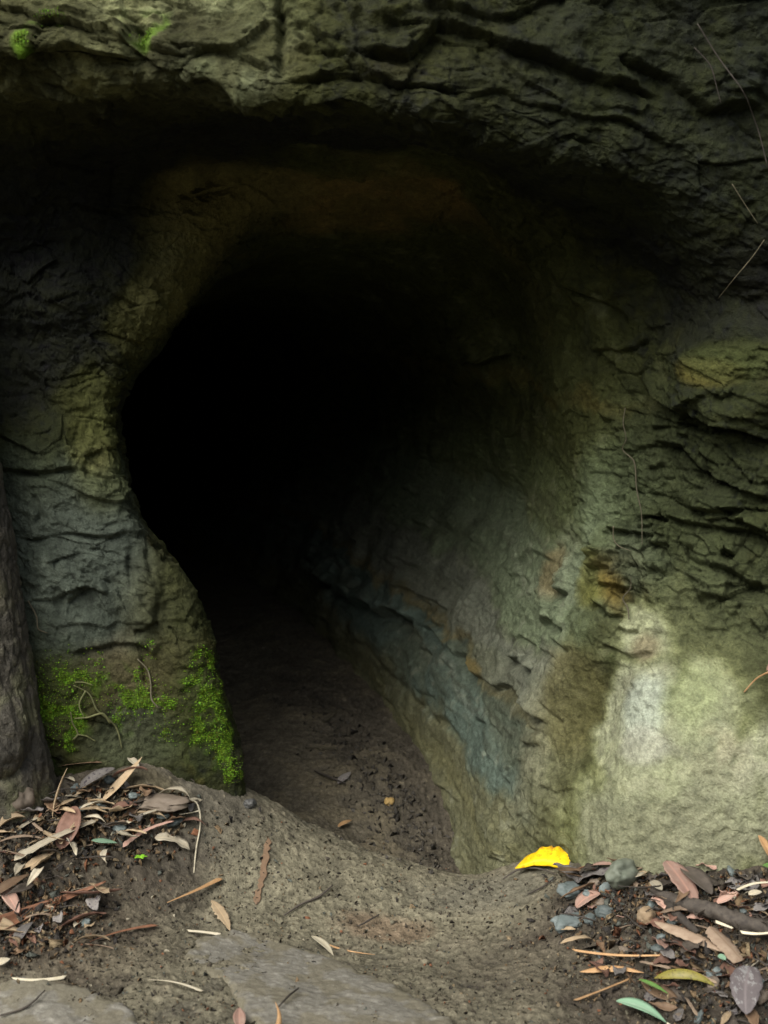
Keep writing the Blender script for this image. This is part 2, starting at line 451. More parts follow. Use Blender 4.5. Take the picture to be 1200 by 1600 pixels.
# rusty roof of the hollow, shade painted as dark rock around it
spot(590, 318, .16, col(.24, .13, .075), .85, .5, sz=.5)
spot(340, 310, .09, col(.18, .13, .08), .7)
spot(300, 420, .14, col(.115, .10, .062), .7, .5)
spot(235, 530, .10, col(.12, .115, .065), .7, .5)
spot(150, 345, .05, col(.14, .075, .035), .6, sz=.5)
spot(100, 560, .16, col(.085, .082, .042), .6)
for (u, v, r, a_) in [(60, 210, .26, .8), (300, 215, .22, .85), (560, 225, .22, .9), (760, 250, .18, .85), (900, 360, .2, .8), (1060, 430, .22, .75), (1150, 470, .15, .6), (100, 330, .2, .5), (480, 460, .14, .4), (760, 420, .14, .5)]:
    spot(u, v, r, col(.026, .025, .015), a_, .5, sy=2, sz=.8)  # shade under the overhang painted into the rock colour
spot(1130, 60, .34, col(.022, .026, .010), .9, .5)  # dimness of the top right corner painted in
spot(760, 60, .24, col(.040, .043, .018), .6, .5)
for (u, v, r, a_) in [(1040, 640, .2, .55), (1150, 700, .18, .6), (960, 600, .14, .5), (1150, 850, .15, .3)]:
    spot(u, v, r, col(.040, .044, .024), a_, .5)
spot(1060, 250, .22, col(.042, .046, .026), .6, .5)
spot(880, 120, .28, col(.040, .043, .018), .7, .5)
spot(600, 60, .2, col(.055, .055, .025), .6, .5)
spot(60, 130, .2, col(.04, .042, .02), .4, .4, sz=.4)
for (u, v, r, a_) in [(400, 330, .09, .8), (310, 400, .09, .7), (255, 480, .07, .6)]:
    spot(u, v, r, col(.20, .17, .105), a_, .5)  # facets painted lighter to look lit
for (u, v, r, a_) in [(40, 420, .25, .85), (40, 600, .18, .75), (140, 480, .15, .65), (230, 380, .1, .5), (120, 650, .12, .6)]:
    spot(u, v, r, col(.026, .027, .011), a_, .5)  # shade on the left flank painted in
# left pillar: slate grey with bluish washes, brown at the foot
spot(110, 800, .17, col(.085, .105, .088), .8, .4, sz=.8)
spot(120, 920, .17, col(.100, .122, .112), .85, .4, sz=.9)
spot(70, 900, .07, col(.16, .19, .17), .6, n=pale)
spot(175, 720, .06, col(.14, .16, .085), .7, sz=1.4)
spot(150, 690, .05, col(.13, .13, .05), .6)
spot(290, 930, .09, col(.085, .088, .05), .8, sz=1.3)
spot(180, 1100, .18, col(.115, .098, .062), .85, .35, sz=.55)
spot(300, 1060, .08, col(.12, .105, .07), .7)
spot(210, 1150, .09, col(.105, .118, .108), .7, sz=.6)
spot(90, 1090, .08, col(.045, .07, .02), .6)
spot(330, 1090, .07, col(.05, .07, .025), .6, sz=1.5)
# right tunnel wall: near level beds one above the other, running back into the tunnel
zrel = BP[:, 2] - zfl + .035 * n1 + .012 * n2 - .035 * sstep(.6, .0, BP[:, 1])
wallm = sstep(-.10, .06, BP[:, 1] + .03 * n2) * sstep(-.28, -.12, BP[:, 0] + .3 * np.maximum(BP[:, 1] - .6, 0))
def bed_(lo, hi, c, a=1.0, e=.025):
    mix(a * wallm * sstep(lo - e, lo + e, zrel) * sstep(hi + e, hi - e, zrel), c)
bed_(-.5, .125, col(.152, .143, .094)); bed_(.02, .055, col(.165, .150, .085), .7, .02)
bed_(.115, .285, col(.112, .140, .130)); bed_(.205, .225, col(.155, .165, .15), .6, .012)
bed_(.272, .300, col(.175, .125, .050), .75, .010)
bed_(.29, .43, col(.165, .165, .142)); bed_(.36, .40, col(.135, .14, .12), .6, .015)
bed_(.43, .64, col(.150, .172, .120)); bed_(.52, .55, col(.17, .185, .14), .6, .015)
bed_(.64, .80, col(.115, .128, .075), 1, .05)
bed_(.80, 2.5, col(.095, .098, .050), 1, .06)
bed_(.90, .93, col(.16, .13, .06), .7, .012)
mix(wallm * .5 * sstep(.1, .6, strat2), col(.10, .10, .068))
mix(wallm * .45 * sstep(.25, .8, strat), col(.06, .06, .045))
mix(wallm * .4 * sstep(.3, .8, n2), col(.19, .185, .155))
mix(wallm * .4 * sstep(.35, .9, -n1), col(.075, .08, .06))
spot(930, 790, .085, col(.24, .28, .21), .8, .6, sz=1.5)
spot(880, 860, .06, col(.23, .245, .19), .7, .5, n=.5 + .5 * pale)
spot(740, 1040, .03, col(.19, .13, .045), .6, sz=.5, sy=2)
spot(850, 1200, .11, col(.165, .155, .112), .85, .5, sz=1.6)
spot(900, 1080, .08, col(.135, .12, .068), .85, .35, sz=1.4)
spot(850, 890, .05, col(.20, .155, .09), .75, sz=.9)
# stained strip under the flaky band
streak = sstep(-.15, .35, perlin(np.stack([BP[:, 0] * 3.2, BP[:, 1], BP[:, 2] * .35], 1), 9, 300))
spot(925, 900, .05, col(.185, .175, .06), .85, .3, sz=1.3)
spot(975, 905, .055, col(.26, .165, .05), .85, .35, sz=1.2)
spot(1010, 930, .05, col(.11, .075, .055), .6, .35, sz=1.5, n=streak)
spot(1045, 930, .06, col(.15, .125, .06), .7, .4, sz=1.2, n=streak)
spot(1120, 960, .18, col(.080, .084, .066), .75, .4, sz=.9)
spot(995, 870, .06, col(.13, .145, .14), .8, .35)
spot(1080, 800, .22, col(.075, .085, .062), .6, .5)
spot(1120, 575, .05, col(.20, .165, .07), .8, sz=.5)
spot(1150, 560, .06, col(.13, .145, .08), .6, sz=.5)
# the pale rubbed buttress at the lower right
for (u, v, r) in [(1090, 1030, .07), (1170, 1080, .08), (1060, 960, .06), (950, 980, .05), (1140, 1040, .06)]:
    spot(u, v, r, col(.17, .17, .125), .35, .7, wob=.5)
pm = np.maximum.reduce([near(1000, 1080, .095, .22, wob=.5), near(1085, 1142, .13, .27, wob=.5), near(1010, 1180, .13, .25, wob=.5),
                        near(1120, 1240, .16, .25, wob=.5), near(960, 1290, .13, .35, wob=.5), near(1180, 1185, .10, .36, wob=.5),
                        near(1010, 1000, .065, .35, wob=.5), near(1200, 1290, .12, .3, wob=.5), near(1060, 1310, .14, .3, wob=.5)])
pm = np.clip(pm * (1 + .5 * n2 * (1 - pm) + .35 * n3 * (1 - pm)), 0, 1)
mix(pm * .95, col(.355, .36, .245))
mix(pm * .55 * sstep(-.1, .5, n1), col(.34, .35, .21))
mix(pm * .5 * sstep(.0, .6, n2), col(.41, .40, .28))
mix(pm * .45 * sstep(.2, .7, -n2), col(.27, .26, .19))
spot(1005, 1100, .050, col(.42, .45, .39), .8, .3, sz=1.3, wob=.2)
spot(1000, 1165, .048, col(.48, .47, .39), .7, .35, sz=.7, wob=.3)
spot(1080, 1090, .06, col(.34, .38, .19), .6)
spot(1170, 1190, .07, col(.44, .42, .32), .6, sz=.8, n=pale)
spot(1120, 1170, .05, col(.30, .26, .17), .4, n=pale)
spot(1010, 1015, .03, col(.22, .17, .11), .7)
spot(920, 1310, .10, col(.27, .27, .165), .6, sz=.5)
spot(1080, 1335, .22, col(.21, .20, .135), .7, sz=.35)
spot(1150, 1260, .10, col(.27, .265, .185), .5)
spot(940, 1260, .09, col(.25, .25, .165), .5)
# moss film
mossy = sstep(-.1, .4, n2 + .4 * n1)
for (u, v, r, a) in [(95, 1100, .075, .7), (100, 1150, .06, .7), (320, 1090, .06, .6), (350, 1150, .055, .6), (190, 1090, .05, .5), (215, 45, .04, .7), (45, 70, .02, .9)]:
    spot(u, v, r, col(.105, .20, .02), a, .4, n=mossy)
# fine mottling, pits full of dirt
pitd = sstep(.3, .7, perlin(BP + warp * .004, 85, 401))
C = C * (1 - .30 * pitd[:, None] * (1 - .3 * pm[:, None]))
C = C * (1 + .22 * n2 + .16 * n3 + .10 * n1)[:, None]
crev = sstep(.12, .0, f22) * chipm
C = C * (1 - .35 * np.clip(crev, 0, 1))[:, None]
# rusty roof facets, colour lifted as if lit, just inside the overhang
rf = sstep(-.1, .4, n1 + .3 * n2)
for (u, v, r, sz, c) in [(560, 318, .17, .5, (.32, .21, .125)), (690, 330, .10, .7, (.27, .175, .10)), (340, 330, .10, 1, (.30, .245, .15)), (420, 310, .09, .6, (.28, .22, .14)), (290, 430, .09, 1, (.27, .235, .145)), (780, 385, .07, 1, (.17, .145, .08)), (835, 480, .07, 1.2, (.15, .14, .075)), (870, 590, .07, 1.3, (.14, .145, .08)), (235, 510, .07, 1, (.22, .20, .115)), (170, 650, .06, 1.4, (.16, .16, .08))]:
    spot(u, v, r, col(*c), .85, .5, sz=sz, n=.55 + .45 * rf)
hi = np.clip(np.maximum.reduce([near(60, 30, .24, .4), near(240, 40, .17, .4), near(390, 60, .10, .4)]), 0, 1)      # lichen pale upper left, lightened further to look lit
wl = wallm * sstep(.85, .55, zrel)                                                                                # lower tunnel wall, colour kept light as if lit
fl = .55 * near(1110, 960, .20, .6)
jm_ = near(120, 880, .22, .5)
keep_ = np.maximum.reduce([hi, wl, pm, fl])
shade_gain = .58 + .42 * keep_ + .12 * jm_ * (1 - keep_)  # dims the colour outside the kept zones to stand in for shade
gain = shade_gain * (1 + .06 * wl * (1 - pm)) * (1 + .18 * hi) * (1 - .04 * pm)
tintc = np.array([1.0, 1.08, .68]) * (1 - wl[:, None]) + wl[:, None] * np.array([.99, 1.05, .90])  # green cast of the shaded rock put into its colour
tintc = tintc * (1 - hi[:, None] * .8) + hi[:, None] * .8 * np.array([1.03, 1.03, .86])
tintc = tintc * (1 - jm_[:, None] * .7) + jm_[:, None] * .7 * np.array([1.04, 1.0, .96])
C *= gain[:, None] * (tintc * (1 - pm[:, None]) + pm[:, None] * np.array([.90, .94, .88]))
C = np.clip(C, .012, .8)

# ------------------------------------------------------------------ mesh helpers
def grid_faces(m, n):
    i = np.arange(m * n, dtype=np.int32).reshape(m, n)
    return np.stack([i[:-1, :-1], i[:-1, 1:], i[1:, 1:], i[1:, :-1]], -1).reshape(-1, 4)

def np_mesh(name, V, Fc, colr=None, smooth=True):
    me = bpy.data.meshes.new(name)
    k = Fc.shape[1]
    me.vertices.add(len(V)); me.vertices.foreach_set('co', np.ascontiguousarray(V, F4).ravel())
    me.loops.add(len(Fc) * k); me.loops.foreach_set('vertex_index', np.ascontiguousarray(Fc, np.int32).ravel())
    me.polygons.add(len(Fc)); me.polygons.foreach_set('loop_start', np.arange(0, len(Fc) * k, k, dtype=np.int32))
    me.polygons.foreach_set('use_smooth', np.full(len(Fc), smooth))
    if colr is not None:
        at_ = me.attributes.new('tint', 'FLOAT_COLOR', 'POINT')
        c4 = np.ones((len(V), 4), F4); c4[:, :3] = colr
        at_.data.foreach_set('color', c4.ravel())
    me.update(calc_edges=True); me.validate()
    return me

def link(name, me, mat=None, parent=None):
    o = bpy.data.objects.new(name, me); COL.objects.link(o)
    if mat is not None:
        me.materials.clear(); me.materials.append(mat)
    if parent is not None: o.parent = parent
    return o

def tag(o, label=None, cat=None, group=None, kind=None):
    if label: o['label'] = label
    if cat: o['category'] = cat
    if group: o['group'] = group
    if kind: o['kind'] = kind
    return o

def empty(name, loc):
    o = bpy.data.objects.new(name, None); COL.objects.link(o); o.location = loc; o.empty_display_size = .02
    return o

# ------------------------------------------------------------------ materials
def new_mat(name):
    m = bpy.data.materials.new(name); m.use_nodes = True
    nt = m.node_tree; b = nt.nodes['Principled BSDF']
    return m, nt, b

def N(nt, t, **kw):
    n = nt.nodes.new(t)
    for k, v in kw.items():
        if k in n.inputs.keys() if hasattr(n.inputs, 'keys') else False: n.inputs[k].default_value = v
        else: setattr(n, k, v)
    return n

def noise(nt, vec, scale, detail=4, rough_=.6):
    n = nt.nodes.new('ShaderNodeTexNoise'); n.inputs['Scale'].default_value = scale
    n.inputs['Detail'].default_value = detail; n.inputs['Roughness'].default_value = rough_
    nt.links.new(vec, n.inputs['Vector']); return n

def ramp(nt, fac, stops):
    r = nt.nodes.new('ShaderNodeValToRGB')
    e = r.color_ramp.elements
    while len(e) < len(stops): e.new(.5)
    for k, (p, c) in enumerate(stops):
        e[k].position = p; e[k].color = (*c, 1) if len(c) == 3 else c
    nt.links.new(fac, r.inputs['Fac']); return r

def mixc(nt, a, b, fac, mode='MIX'):
    m = nt.nodes.new('ShaderNodeMix'); m.data_type = 'RGBA'; m.blend_type = mode
    for s, v in ((m.inputs[6], a), (m.inputs[7], b)):
        if hasattr(v, 'is_output'): nt.links.new(v, s)
        else: s.default_value = (*v, 1)
    if hasattr(fac, 'is_output'): nt.links.new(fac, m.inputs[0])
    else: m.inputs[0].default_value = fac
    return m.outputs[2]

def earth_mat(name, s1=70, s2=260, bump=.5, dist=.004, rough_=(.55, .95), spec=.35, contrast=.35):
    """a vertex tint broken up by procedural grain, with procedural bump and patchy gloss"""
    m, nt, b = new_mat(name)
    tc = nt.nodes.new('ShaderNodeTexCoord'); v = tc.outputs['Object']
    a = nt.nodes.new('ShaderNodeAttribute'); a.attribute_name = 'tint'
    na = noise(nt, v, s1, 6, .65); nb = noise(nt, v, s2, 3, .6); nc = noise(nt, v, 9, 3)
    ra = ramp(nt, na.outputs['Fac'], [(.25, (1 - contrast,) * 3), (.75, (1 + contrast * .6,) * 3)])
    rb = ramp(nt, nb.outputs['Fac'], [(.3, (1 - contrast * .8,) * 3), (.7, (1.12,) * 3)])
    c1 = mixc(nt, a.outputs['Color'], ra.outputs['Color'], 1, 'MULTIPLY')
    c2 = mixc(nt, c1, rb.outputs['Color'], 1, 'MULTIPLY')
    nt.links.new(c2, b.inputs['Base Color'])
    rr = ramp(nt, nc.outputs['Fac'], [(.35, (rough_[0],) * 3), (.65, (rough_[1],) * 3)])
    nt.links.new(rr.outputs['Color'], b.inputs['Roughness'])
    b.inputs['Specular IOR Level'].default_value = spec
    ad = nt.nodes.new('ShaderNodeMath'); ad.operation = 'MULTIPLY_ADD'; ad.inputs[1].default_value = .5
    nt.links.new(nb.outputs['Fac'], ad.inputs[0]); nt.links.new(na.outputs['Fac'], ad.inputs[2])
    bp = nt.nodes.new('ShaderNodeBump'); bp.inputs['Strength'].default_value = bump; bp.inputs['Distance'].default_value = dist
    nt.links.new(ad.outputs[0], bp.inputs['Height']); nt.links.new(bp.outputs['Normal'], b.inputs['Normal'])
    return m

M_rock = earth_mat('rock', 75, 260, .9, .006, (.7, 1), .12, .36)
M_soil = earth_mat('soil', 120, 340, .8, .004, (.7, 1), .15, .42)

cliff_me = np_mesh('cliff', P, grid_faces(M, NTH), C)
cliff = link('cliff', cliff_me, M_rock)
tag(cliff, 'olive grey layered rock face with the dark tunnel mouth cut into it', 'cliff', kind='structure')

# ------------------------------------------------------------------ ground
ctrl = [px(*r) for r in [(-100, 1600, -.52), (0, 1600, -.55), (300, 1600, -.57), (600, 1600, -.57), (900, 1600, -.56), (1200, 1600, -.52), (1320, 1600, -.5),
        (0, 1480, -.40), (300, 1500, -.38), (600, 1520, -.37), (900, 1500, -.37), (1200, 1500, -.44),
        (0, 1400, -.30), (150, 1380, -.24), (300, 1400, -.20), (450, 1430, -.20), (600, 1440, -.18), (760, 1430, -.16), (900, 1420, -.24), (1050, 1410, -.31), (1200, 1410, -.37),
        (0, 1276, -.20), (90, 1255, -.13), (170, 1205, -.06), (250, 1215, -.05), (330, 1235, -.02), (385, 1243, .02), (440, 1265, .05), (520, 1300, .07), (600, 1335, .08), (680, 1363, .07), (740, 1372, .05), (800, 1350, .0),
        (870, 1350, -.10), (960, 1352, -.20), (1080, 1352, -.25), (1200, 1352, -.30), (1300, 1350, -.32), (-120, 1280, -.15)]]
ctrl += [(-.26, .16, .11), (-.15, .19, .03), (-.05, .23, -.05), (.06, .2, -.09), (.13, .17, -.11),
        ] + [(x, y, float(np.interp(y, FLOOR_Y, FLOOR_Z))) for x, y in [(-.45, .35), (-.25, .45), (-.02, .50), (-.3, .75), (-.05, .7), (.08, .6), (-.1, 1.1), (-.4, 1.1), (-.65, 1.1), (-.25, 1.6), (-.7, 1.6), (-.45, 2.2), (-.9, 2.2), (-.8, 3.), (-1.2, 3.), (-1.4, 4.2), (-2, 4.2), (-2.2, 5.5)]]
ctrl += [(-1.2, 0.1, .22), (1.3, .0, .16), (-1.6, -.3, .2), (1.6, -.4, .14), (1.4, -1., .06), (-1.4, -1., .08),
         (-.6, -1., -.05), (0, -1.0, -.08), (.6, -1., -.05), (0, -1.6, -.2), (-1.2, -1.8, -.15), (1.2, -1.8, -.15), (0, -2.4, -.3)]
ctrl = np.array(ctrl)
def tps(r2): return np.where(r2 > 1e-12, .5 * r2 * np.log(np.maximum(r2, 1e-12)), 0)
K = len(ctrl); xy = ctrl[:, :2]
Am = np.zeros((K + 3, K + 3)); Am[:K, :K] = tps(((xy[:, None] - xy[None]) ** 2).sum(2)) + np.eye(K) * 2e-4
Am[:K, K] = 1; Am[:K, K + 1:] = xy; Am[K, :K] = 1; Am[K + 1:, :K] = xy.T
W_ = np.linalg.solve(Am, np.concatenate([ctrl[:, 2], [0, 0, 0]]))
def ground_base(x, y):
    xc = np.clip(x, -2.4, 1.8); yc = np.clip(y, -2.4, 5.5)
    o = np.full(x.shape, W_[K]) + W_[K + 1] * xc + W_[K + 2] * yc
    for i in range(K):
        o = o + W_[i] * tps((xc - xy[i, 0]) ** 2 + (yc - xy[i, 1]) ** 2)
    return o

gx = np.concatenate([[-40, -25, -15, -9, -6, -4, -3, -2.4, -2, -1.7, -1.5, -1.35, -1.2, -1.1, -1.0, -.92, -.86], np.arange(-.82, .82, .0027),
                     [.86, .92, 1.0, 1.1, 1.2, 1.35, 1.5, 1.7, 2, 2.4, 3, 4, 6, 9, 15, 25, 40]])
gy = np.concatenate([[-45, -30, -20, -14, -10, -8, -7, -6, -5, -4, -3.2, -2.6, -2.2, -1.8, -1.5, -1.3, -1.15, -1.03, -.93, -.85, -.79, -.74, -.70], np.arange(-.67, .42, .0026),
                     np.arange(.42, 1.6, .005), np.arange(1.6, 3.4, .014), np.arange(3.4, 6.0, .1)])
GX, GY = np.meshgrid(gx, gy, indexing='ij')
gz = ground_base(GX.ravel(), GY.ravel())
GP = np.stack([GX.ravel(), GY.ravel(), gz], 1)
g1 = fbm(GP, 4, 3, 501); g2 = fbm(GP, 16, 3, 510); g3 = fbm(GP, 55, 3, 520)
gu, gv, gd = project(GP)
ZG = gz.reshape(len(gx), len(gy))
def ground_fast(x, y):
    i = np.clip(np.searchsorted(gx, x) - 1, 0, len(gx) - 2); j = np.clip(np.searchsorted(gy, y) - 1, 0, len(gy) - 2)
    a = (x - gx[i]) / (gx[i + 1] - gx[i]); b = (y - gy[j]) / (gy[j + 1] - gy[j])
    return (ZG[i, j] * (1 - a) + ZG[i + 1, j] * a) * (1 - b) + (ZG[i, j + 1] * (1 - a) + ZG[i + 1, j + 1] * a) * b
def gpt(u, v, lift=0.0):
    """point of the ground seen at photo position (u, v)"""
    d = ray(u, v); t = np.arange(1.2, 5.5, .004)
    L = CAM + d * t[:, None]
    k = np.argmax(L[:, 2] < ground_fast(L[:, 0], L[:, 1]) + lift)
    return L[k]
def gnear(u, v, r, e=.4, sx=1, sy=1, wob=.3):
    c = gpt(u, v)
    d = np.sqrt(((GP[:, 0] - c[0]) / (r * sx)) ** 2 + ((GP[:, 1] - c[1]) / (r * sy)) ** 2) + wob * g2 + wob * .5 * g1
    return 1 - sstep(1 - e, 1 + e, d)
inside = sstep(.06, .2, GP[:, 1] - (.05 + .02 * g1))
litterL = np.maximum.reduce([gnear(60, 1330, .17), gnear(180, 1270, .14), gnear(230, 1330, .11), gnear(60, 1440, .13)])
litterR = np.maximum.reduce([gnear(960, 1400, .13), gnear(1100, 1430, .20), gnear(1100, 1550, .18), gnear(1000, 1560, .12)])
lit = np.maximum(litterL, litterR)
clod = np.maximum.reduce([gnear(690, 1310, .10, .5, .6, 1.6), gnear(640, 1210, .10, .5, .7, 2.2), gnear(560, 1130, .12, .5, .7, 2.5), gnear(480, 1080, .14, .6)])
gdz = .006 * g1 + .0035 * g2 + .0028 * g3
_, gf, gfac = worley(GP * np.array([42, 42, 42]) + .25 * np.stack([g2, g3, g2], 1), 21)
gdz += .0045 * gfac * (.12 + .9 * np.clip(lit + clod, 0, 1))
_, gf2, gfac2 = worley(GP * 110 + .3 * np.stack([g3, g2, g3], 1), 23)
gdz += .0022 * gfac2 * (.25 + .8 * np.clip(lit + clod + .4 * inside, 0, 1))
gdz += .0012 * fbm(GP, 140, 2, 595)
gdz += .007 * clod * np.abs(perlin(GP, 60, 540)) 
gdz -= .0025 * sstep(.45, .7, perlin(GP, 95, 560)) * (1 - lit * .5)
fine_zone = (np.abs(GP[:, 0]) < 1.0) & (GP[:, 1] > -.8)
gdz = np.where(fine_zone, gdz, .02 * g1)
GZ = gz + gdz
# colours
GC = np.tile(col(.195, .186, .138), (len(GP), 1))
def gmix(mask, c):
    global GC
    m = np.clip(mask, 0, 1)[:, None]; GC = GC * (1 - m) + np.asarray(c) * m
gmix(sstep(-.1, .6, g1) * .6, col(.225, .215, .158))
gmix(sstep(.0, .6, g2) * .4, col(.175, .158, .12))
gmix(sstep(.25, .7, -g2) * .5, col(.13, .125, .105))
gmix(gnear(560, 1400, .22, .5, 1.6, .6) * .7, col(.26, .25, .18))
gmix(inside * .9, col(.165, .150, .115))
gmix(inside * sstep(0, .6, g1 + g2) * .6, col(.18, .16, .11))
gmix(clod * .7, col(.080, .073, .06))
gmix(litterL * .8, col(.065, .055, .045))
gmix(litterR * .85, col(.06, .05, .042))
gmix(gnear(300, 1230, .10, .5, 1.3, 1) * .7, col(.125, .118, .10))
gmix(gnear(240, 1240, .05, .4, 1.4, 1) * .4, col(.14, .125, .06))
gmix(gnear(850, 1500, .14, .5) * .5, col(.135, .12, .092))
gmix(gnear(600, 1455, .06, .4, 1.4, .7) * .45, col(.24, .15, .10))
gmix(gnear(150, 1480, .12, .5) * .45, col(.14, .115, .085))
gmix(gnear(760, 1400, .10, .5, 1.4, .6) * .5, col(.16, .16, .135))
gmix(sstep(.45, .75, perlin(GP, 110, 570)) * .42 * fine_zone, col(.045, .040, .034))
gmix(sstep(.55, .8, perlin(GP, 130, 580)) * .7 * fine_zone, col(.32, .29, .21))
g4 = fbm(GP, 150, 2, 590)
GC = GC * (1 + .25 * g2 + .26 * g3 + .26 * g4)[:, None]
out_far = sstep(1.2, 3, np.maximum(np.abs(GP[:, 0]), -GP[:, 1] - .6))
gmix(out_far * .8, col(.07, .06, .035))
GC = np.clip(GC * np.array([.84, .805, .76]), .012, .7)
GV = np.stack([GP[:, 0], GP[:, 1], GZ], 1)
ground = link('ground', np_mesh('ground', GV, grid_faces(len(gx), len(gy))[:, ::-1], GC), M_soil)
tag(ground, 'trodden olive brown mud running from the litter into the tunnel', 'ground', kind='structure')

def gh(x, y):
    """finished ground height"""
    i = int(np.clip(np.searchsorted(gx, x), 1, len(gx) - 1)); j = int(np.clip(np.searchsorted(gy, y), 1, len(gy) - 1))
    n = len(gy)
    return float(max(GZ[i * n + j], GZ[(i - 1) * n + j - 1]))
EXPOSURE = 0.75
# ------------------------------------------------------------------ added bank behind the camera that blocks low sky light
hx = np.linspace(-30, 30, 90); hy = np.linspace(0, 1, 60)
HX, HY = np.meshgrid(hx, hy, indexing='ij')
yy = -5.5 - 22 * HY - .010 * HX ** 2 * (1 - HY)
zz = -.5 + 5.5 * HY ** .85
HP = np.stack([HX.ravel(), yy.ravel() , zz.ravel()], 1)
hn = fbm(HP, .35, 4, 801)
HP[:, 2] += 1.2 * hn; HP[:, 1] += .9 * fbm(HP, .5, 3, 820)
# side shoulders curl forward to block low light left and right too
side = sstep(10, 30, np.abs(HP[:, 0])); HP[:, 1] += side * 16
HC = np.tile(col(.045, .062, .022), (len(HP), 1)) * (1 + .5 * fbm(HP, 1.3, 3, 840))[:, None]
blocker = link('sky_blocker', np_mesh('sky_blocker', HP, grid_faces(90, 60), np.clip(HC, .01, .2)), earth_mat('blocker_green', 3, 11, .8, .2, (.8, 1), .1, .5))
tag(blocker, 'added green bank behind the camera blocking low sky light', 'sky_blocker', kind='structure')

# ------------------------------------------------------------------ placement on the finished surfaces
PU, PV, PD = project(P)
Nn2 = np.cross(np.gradient(P.reshape(M, NTH, 3), axis=0), np.gradient(P.reshape(M, NTH, 3), axis=1)).reshape(-1, 3)
Nn2 /= np.linalg.norm(Nn2, axis=1)[:, None] + 1e-12
Nn2 *= np.sign((Nn2 * BN).sum(1))[:, None]
def cat_(u, v, off=.003):
    e = (PU - u) ** 2 + (PV - v) ** 2
    k = np.where(e < 36)[0]
    if len(k) == 0: k = np.array([np.argmin(e)])
    j = k[np.argmin(PD[k])]
    return P[j] + (CAM - P[j]) / np.linalg.norm(CAM - P[j]) * off

def gat(u, v, lift=0.0):
    p = gpt(u, v, lift).copy(); p[2] = gh(p[0], p[1]) + lift
    # follow the sight line a little so relief does not shift things in the picture
    return p

# ------------------------------------------------------------------ materials for small things
def leaf_mat(name, c, c2, rib=None, rough_=.6, spots=None, sheen=.3, scale=70, edge=None):
    m, nt, b = new_mat(name)
    tc = nt.nodes.new('ShaderNodeTexCoord'); v = tc.outputs['Object']
    oi = nt.nodes.new('ShaderNodeObjectInfo')
    n = noise(nt, v, scale, 5, .65)
    r = ramp(nt, n.outputs['Fac'], [(.3, c), (.7, c2)])
    base = r.outputs['Color']
    if spots is not None:
        ns = noise(nt, v, scale * 2.2, 4, .7)
        rs = ramp(nt, ns.outputs['Fac'], [(.54, (0, 0, 0)), (.62, (1, 1, 1))])
        base = mixc(nt, base, spots, rs.outputs['Color'])
    a = nt.nodes.new('ShaderNodeAttribute'); a.attribute_name = 'across'
    rr = ramp(nt, a.outputs['Fac'], [(.0, (1, 1, 1)), (.16, (0, 0, 0))])
    base = mixc(nt, base, rib if rib else tuple(min(1, x * 1.5) for x in c), rr.outputs['Color'])
    if edge is not None:
        re_ = ramp(nt, a.outputs['Fac'], [(.72, (0, 0, 0)), (.98, (1, 1, 1))])
        ml = nt.nodes.new('ShaderNodeMath'); ml.operation = 'MULTIPLY'
        rn = ramp(nt, n.outputs['Fac'], [(.42, (0, 0, 0)), (.58, (1, 1, 1))])
        nt.links.new(re_.outputs['Color'], ml.inputs[0]); nt.links.new(rn.outputs['Color'], ml.inputs[1])
        base = mixc(nt, base, edge, ml.outputs[0])
    hv = nt.nodes.new('ShaderNodeHueSaturation')
    mr = nt.nodes.new('ShaderNodeMapRange'); mr.inputs[3].default_value = .65; mr.inputs[4].default_value = 1.25
    nt.links.new(oi.outputs['Random'], mr.inputs[0]); nt.links.new(mr.outputs[0], hv.inputs['Value'])
    nt.links.new(base, hv.inputs['Color']); nt.links.new(hv.outputs['Color'], b.inputs['Base Color'])
    b.inputs['Roughness'].default_value = rough_; b.inputs['Specular IOR Level'].default_value = sheen
    bp = nt.nodes.new('ShaderNodeBump'); bp.inputs['Strength'].default_value = .5; bp.inputs['Distance'].default_value = .0015
    nt.links.new(n.outputs['Fac'], bp.inputs['Height']); nt.links.new(bp.outputs['Normal'], b.inputs['Normal'])
    return m

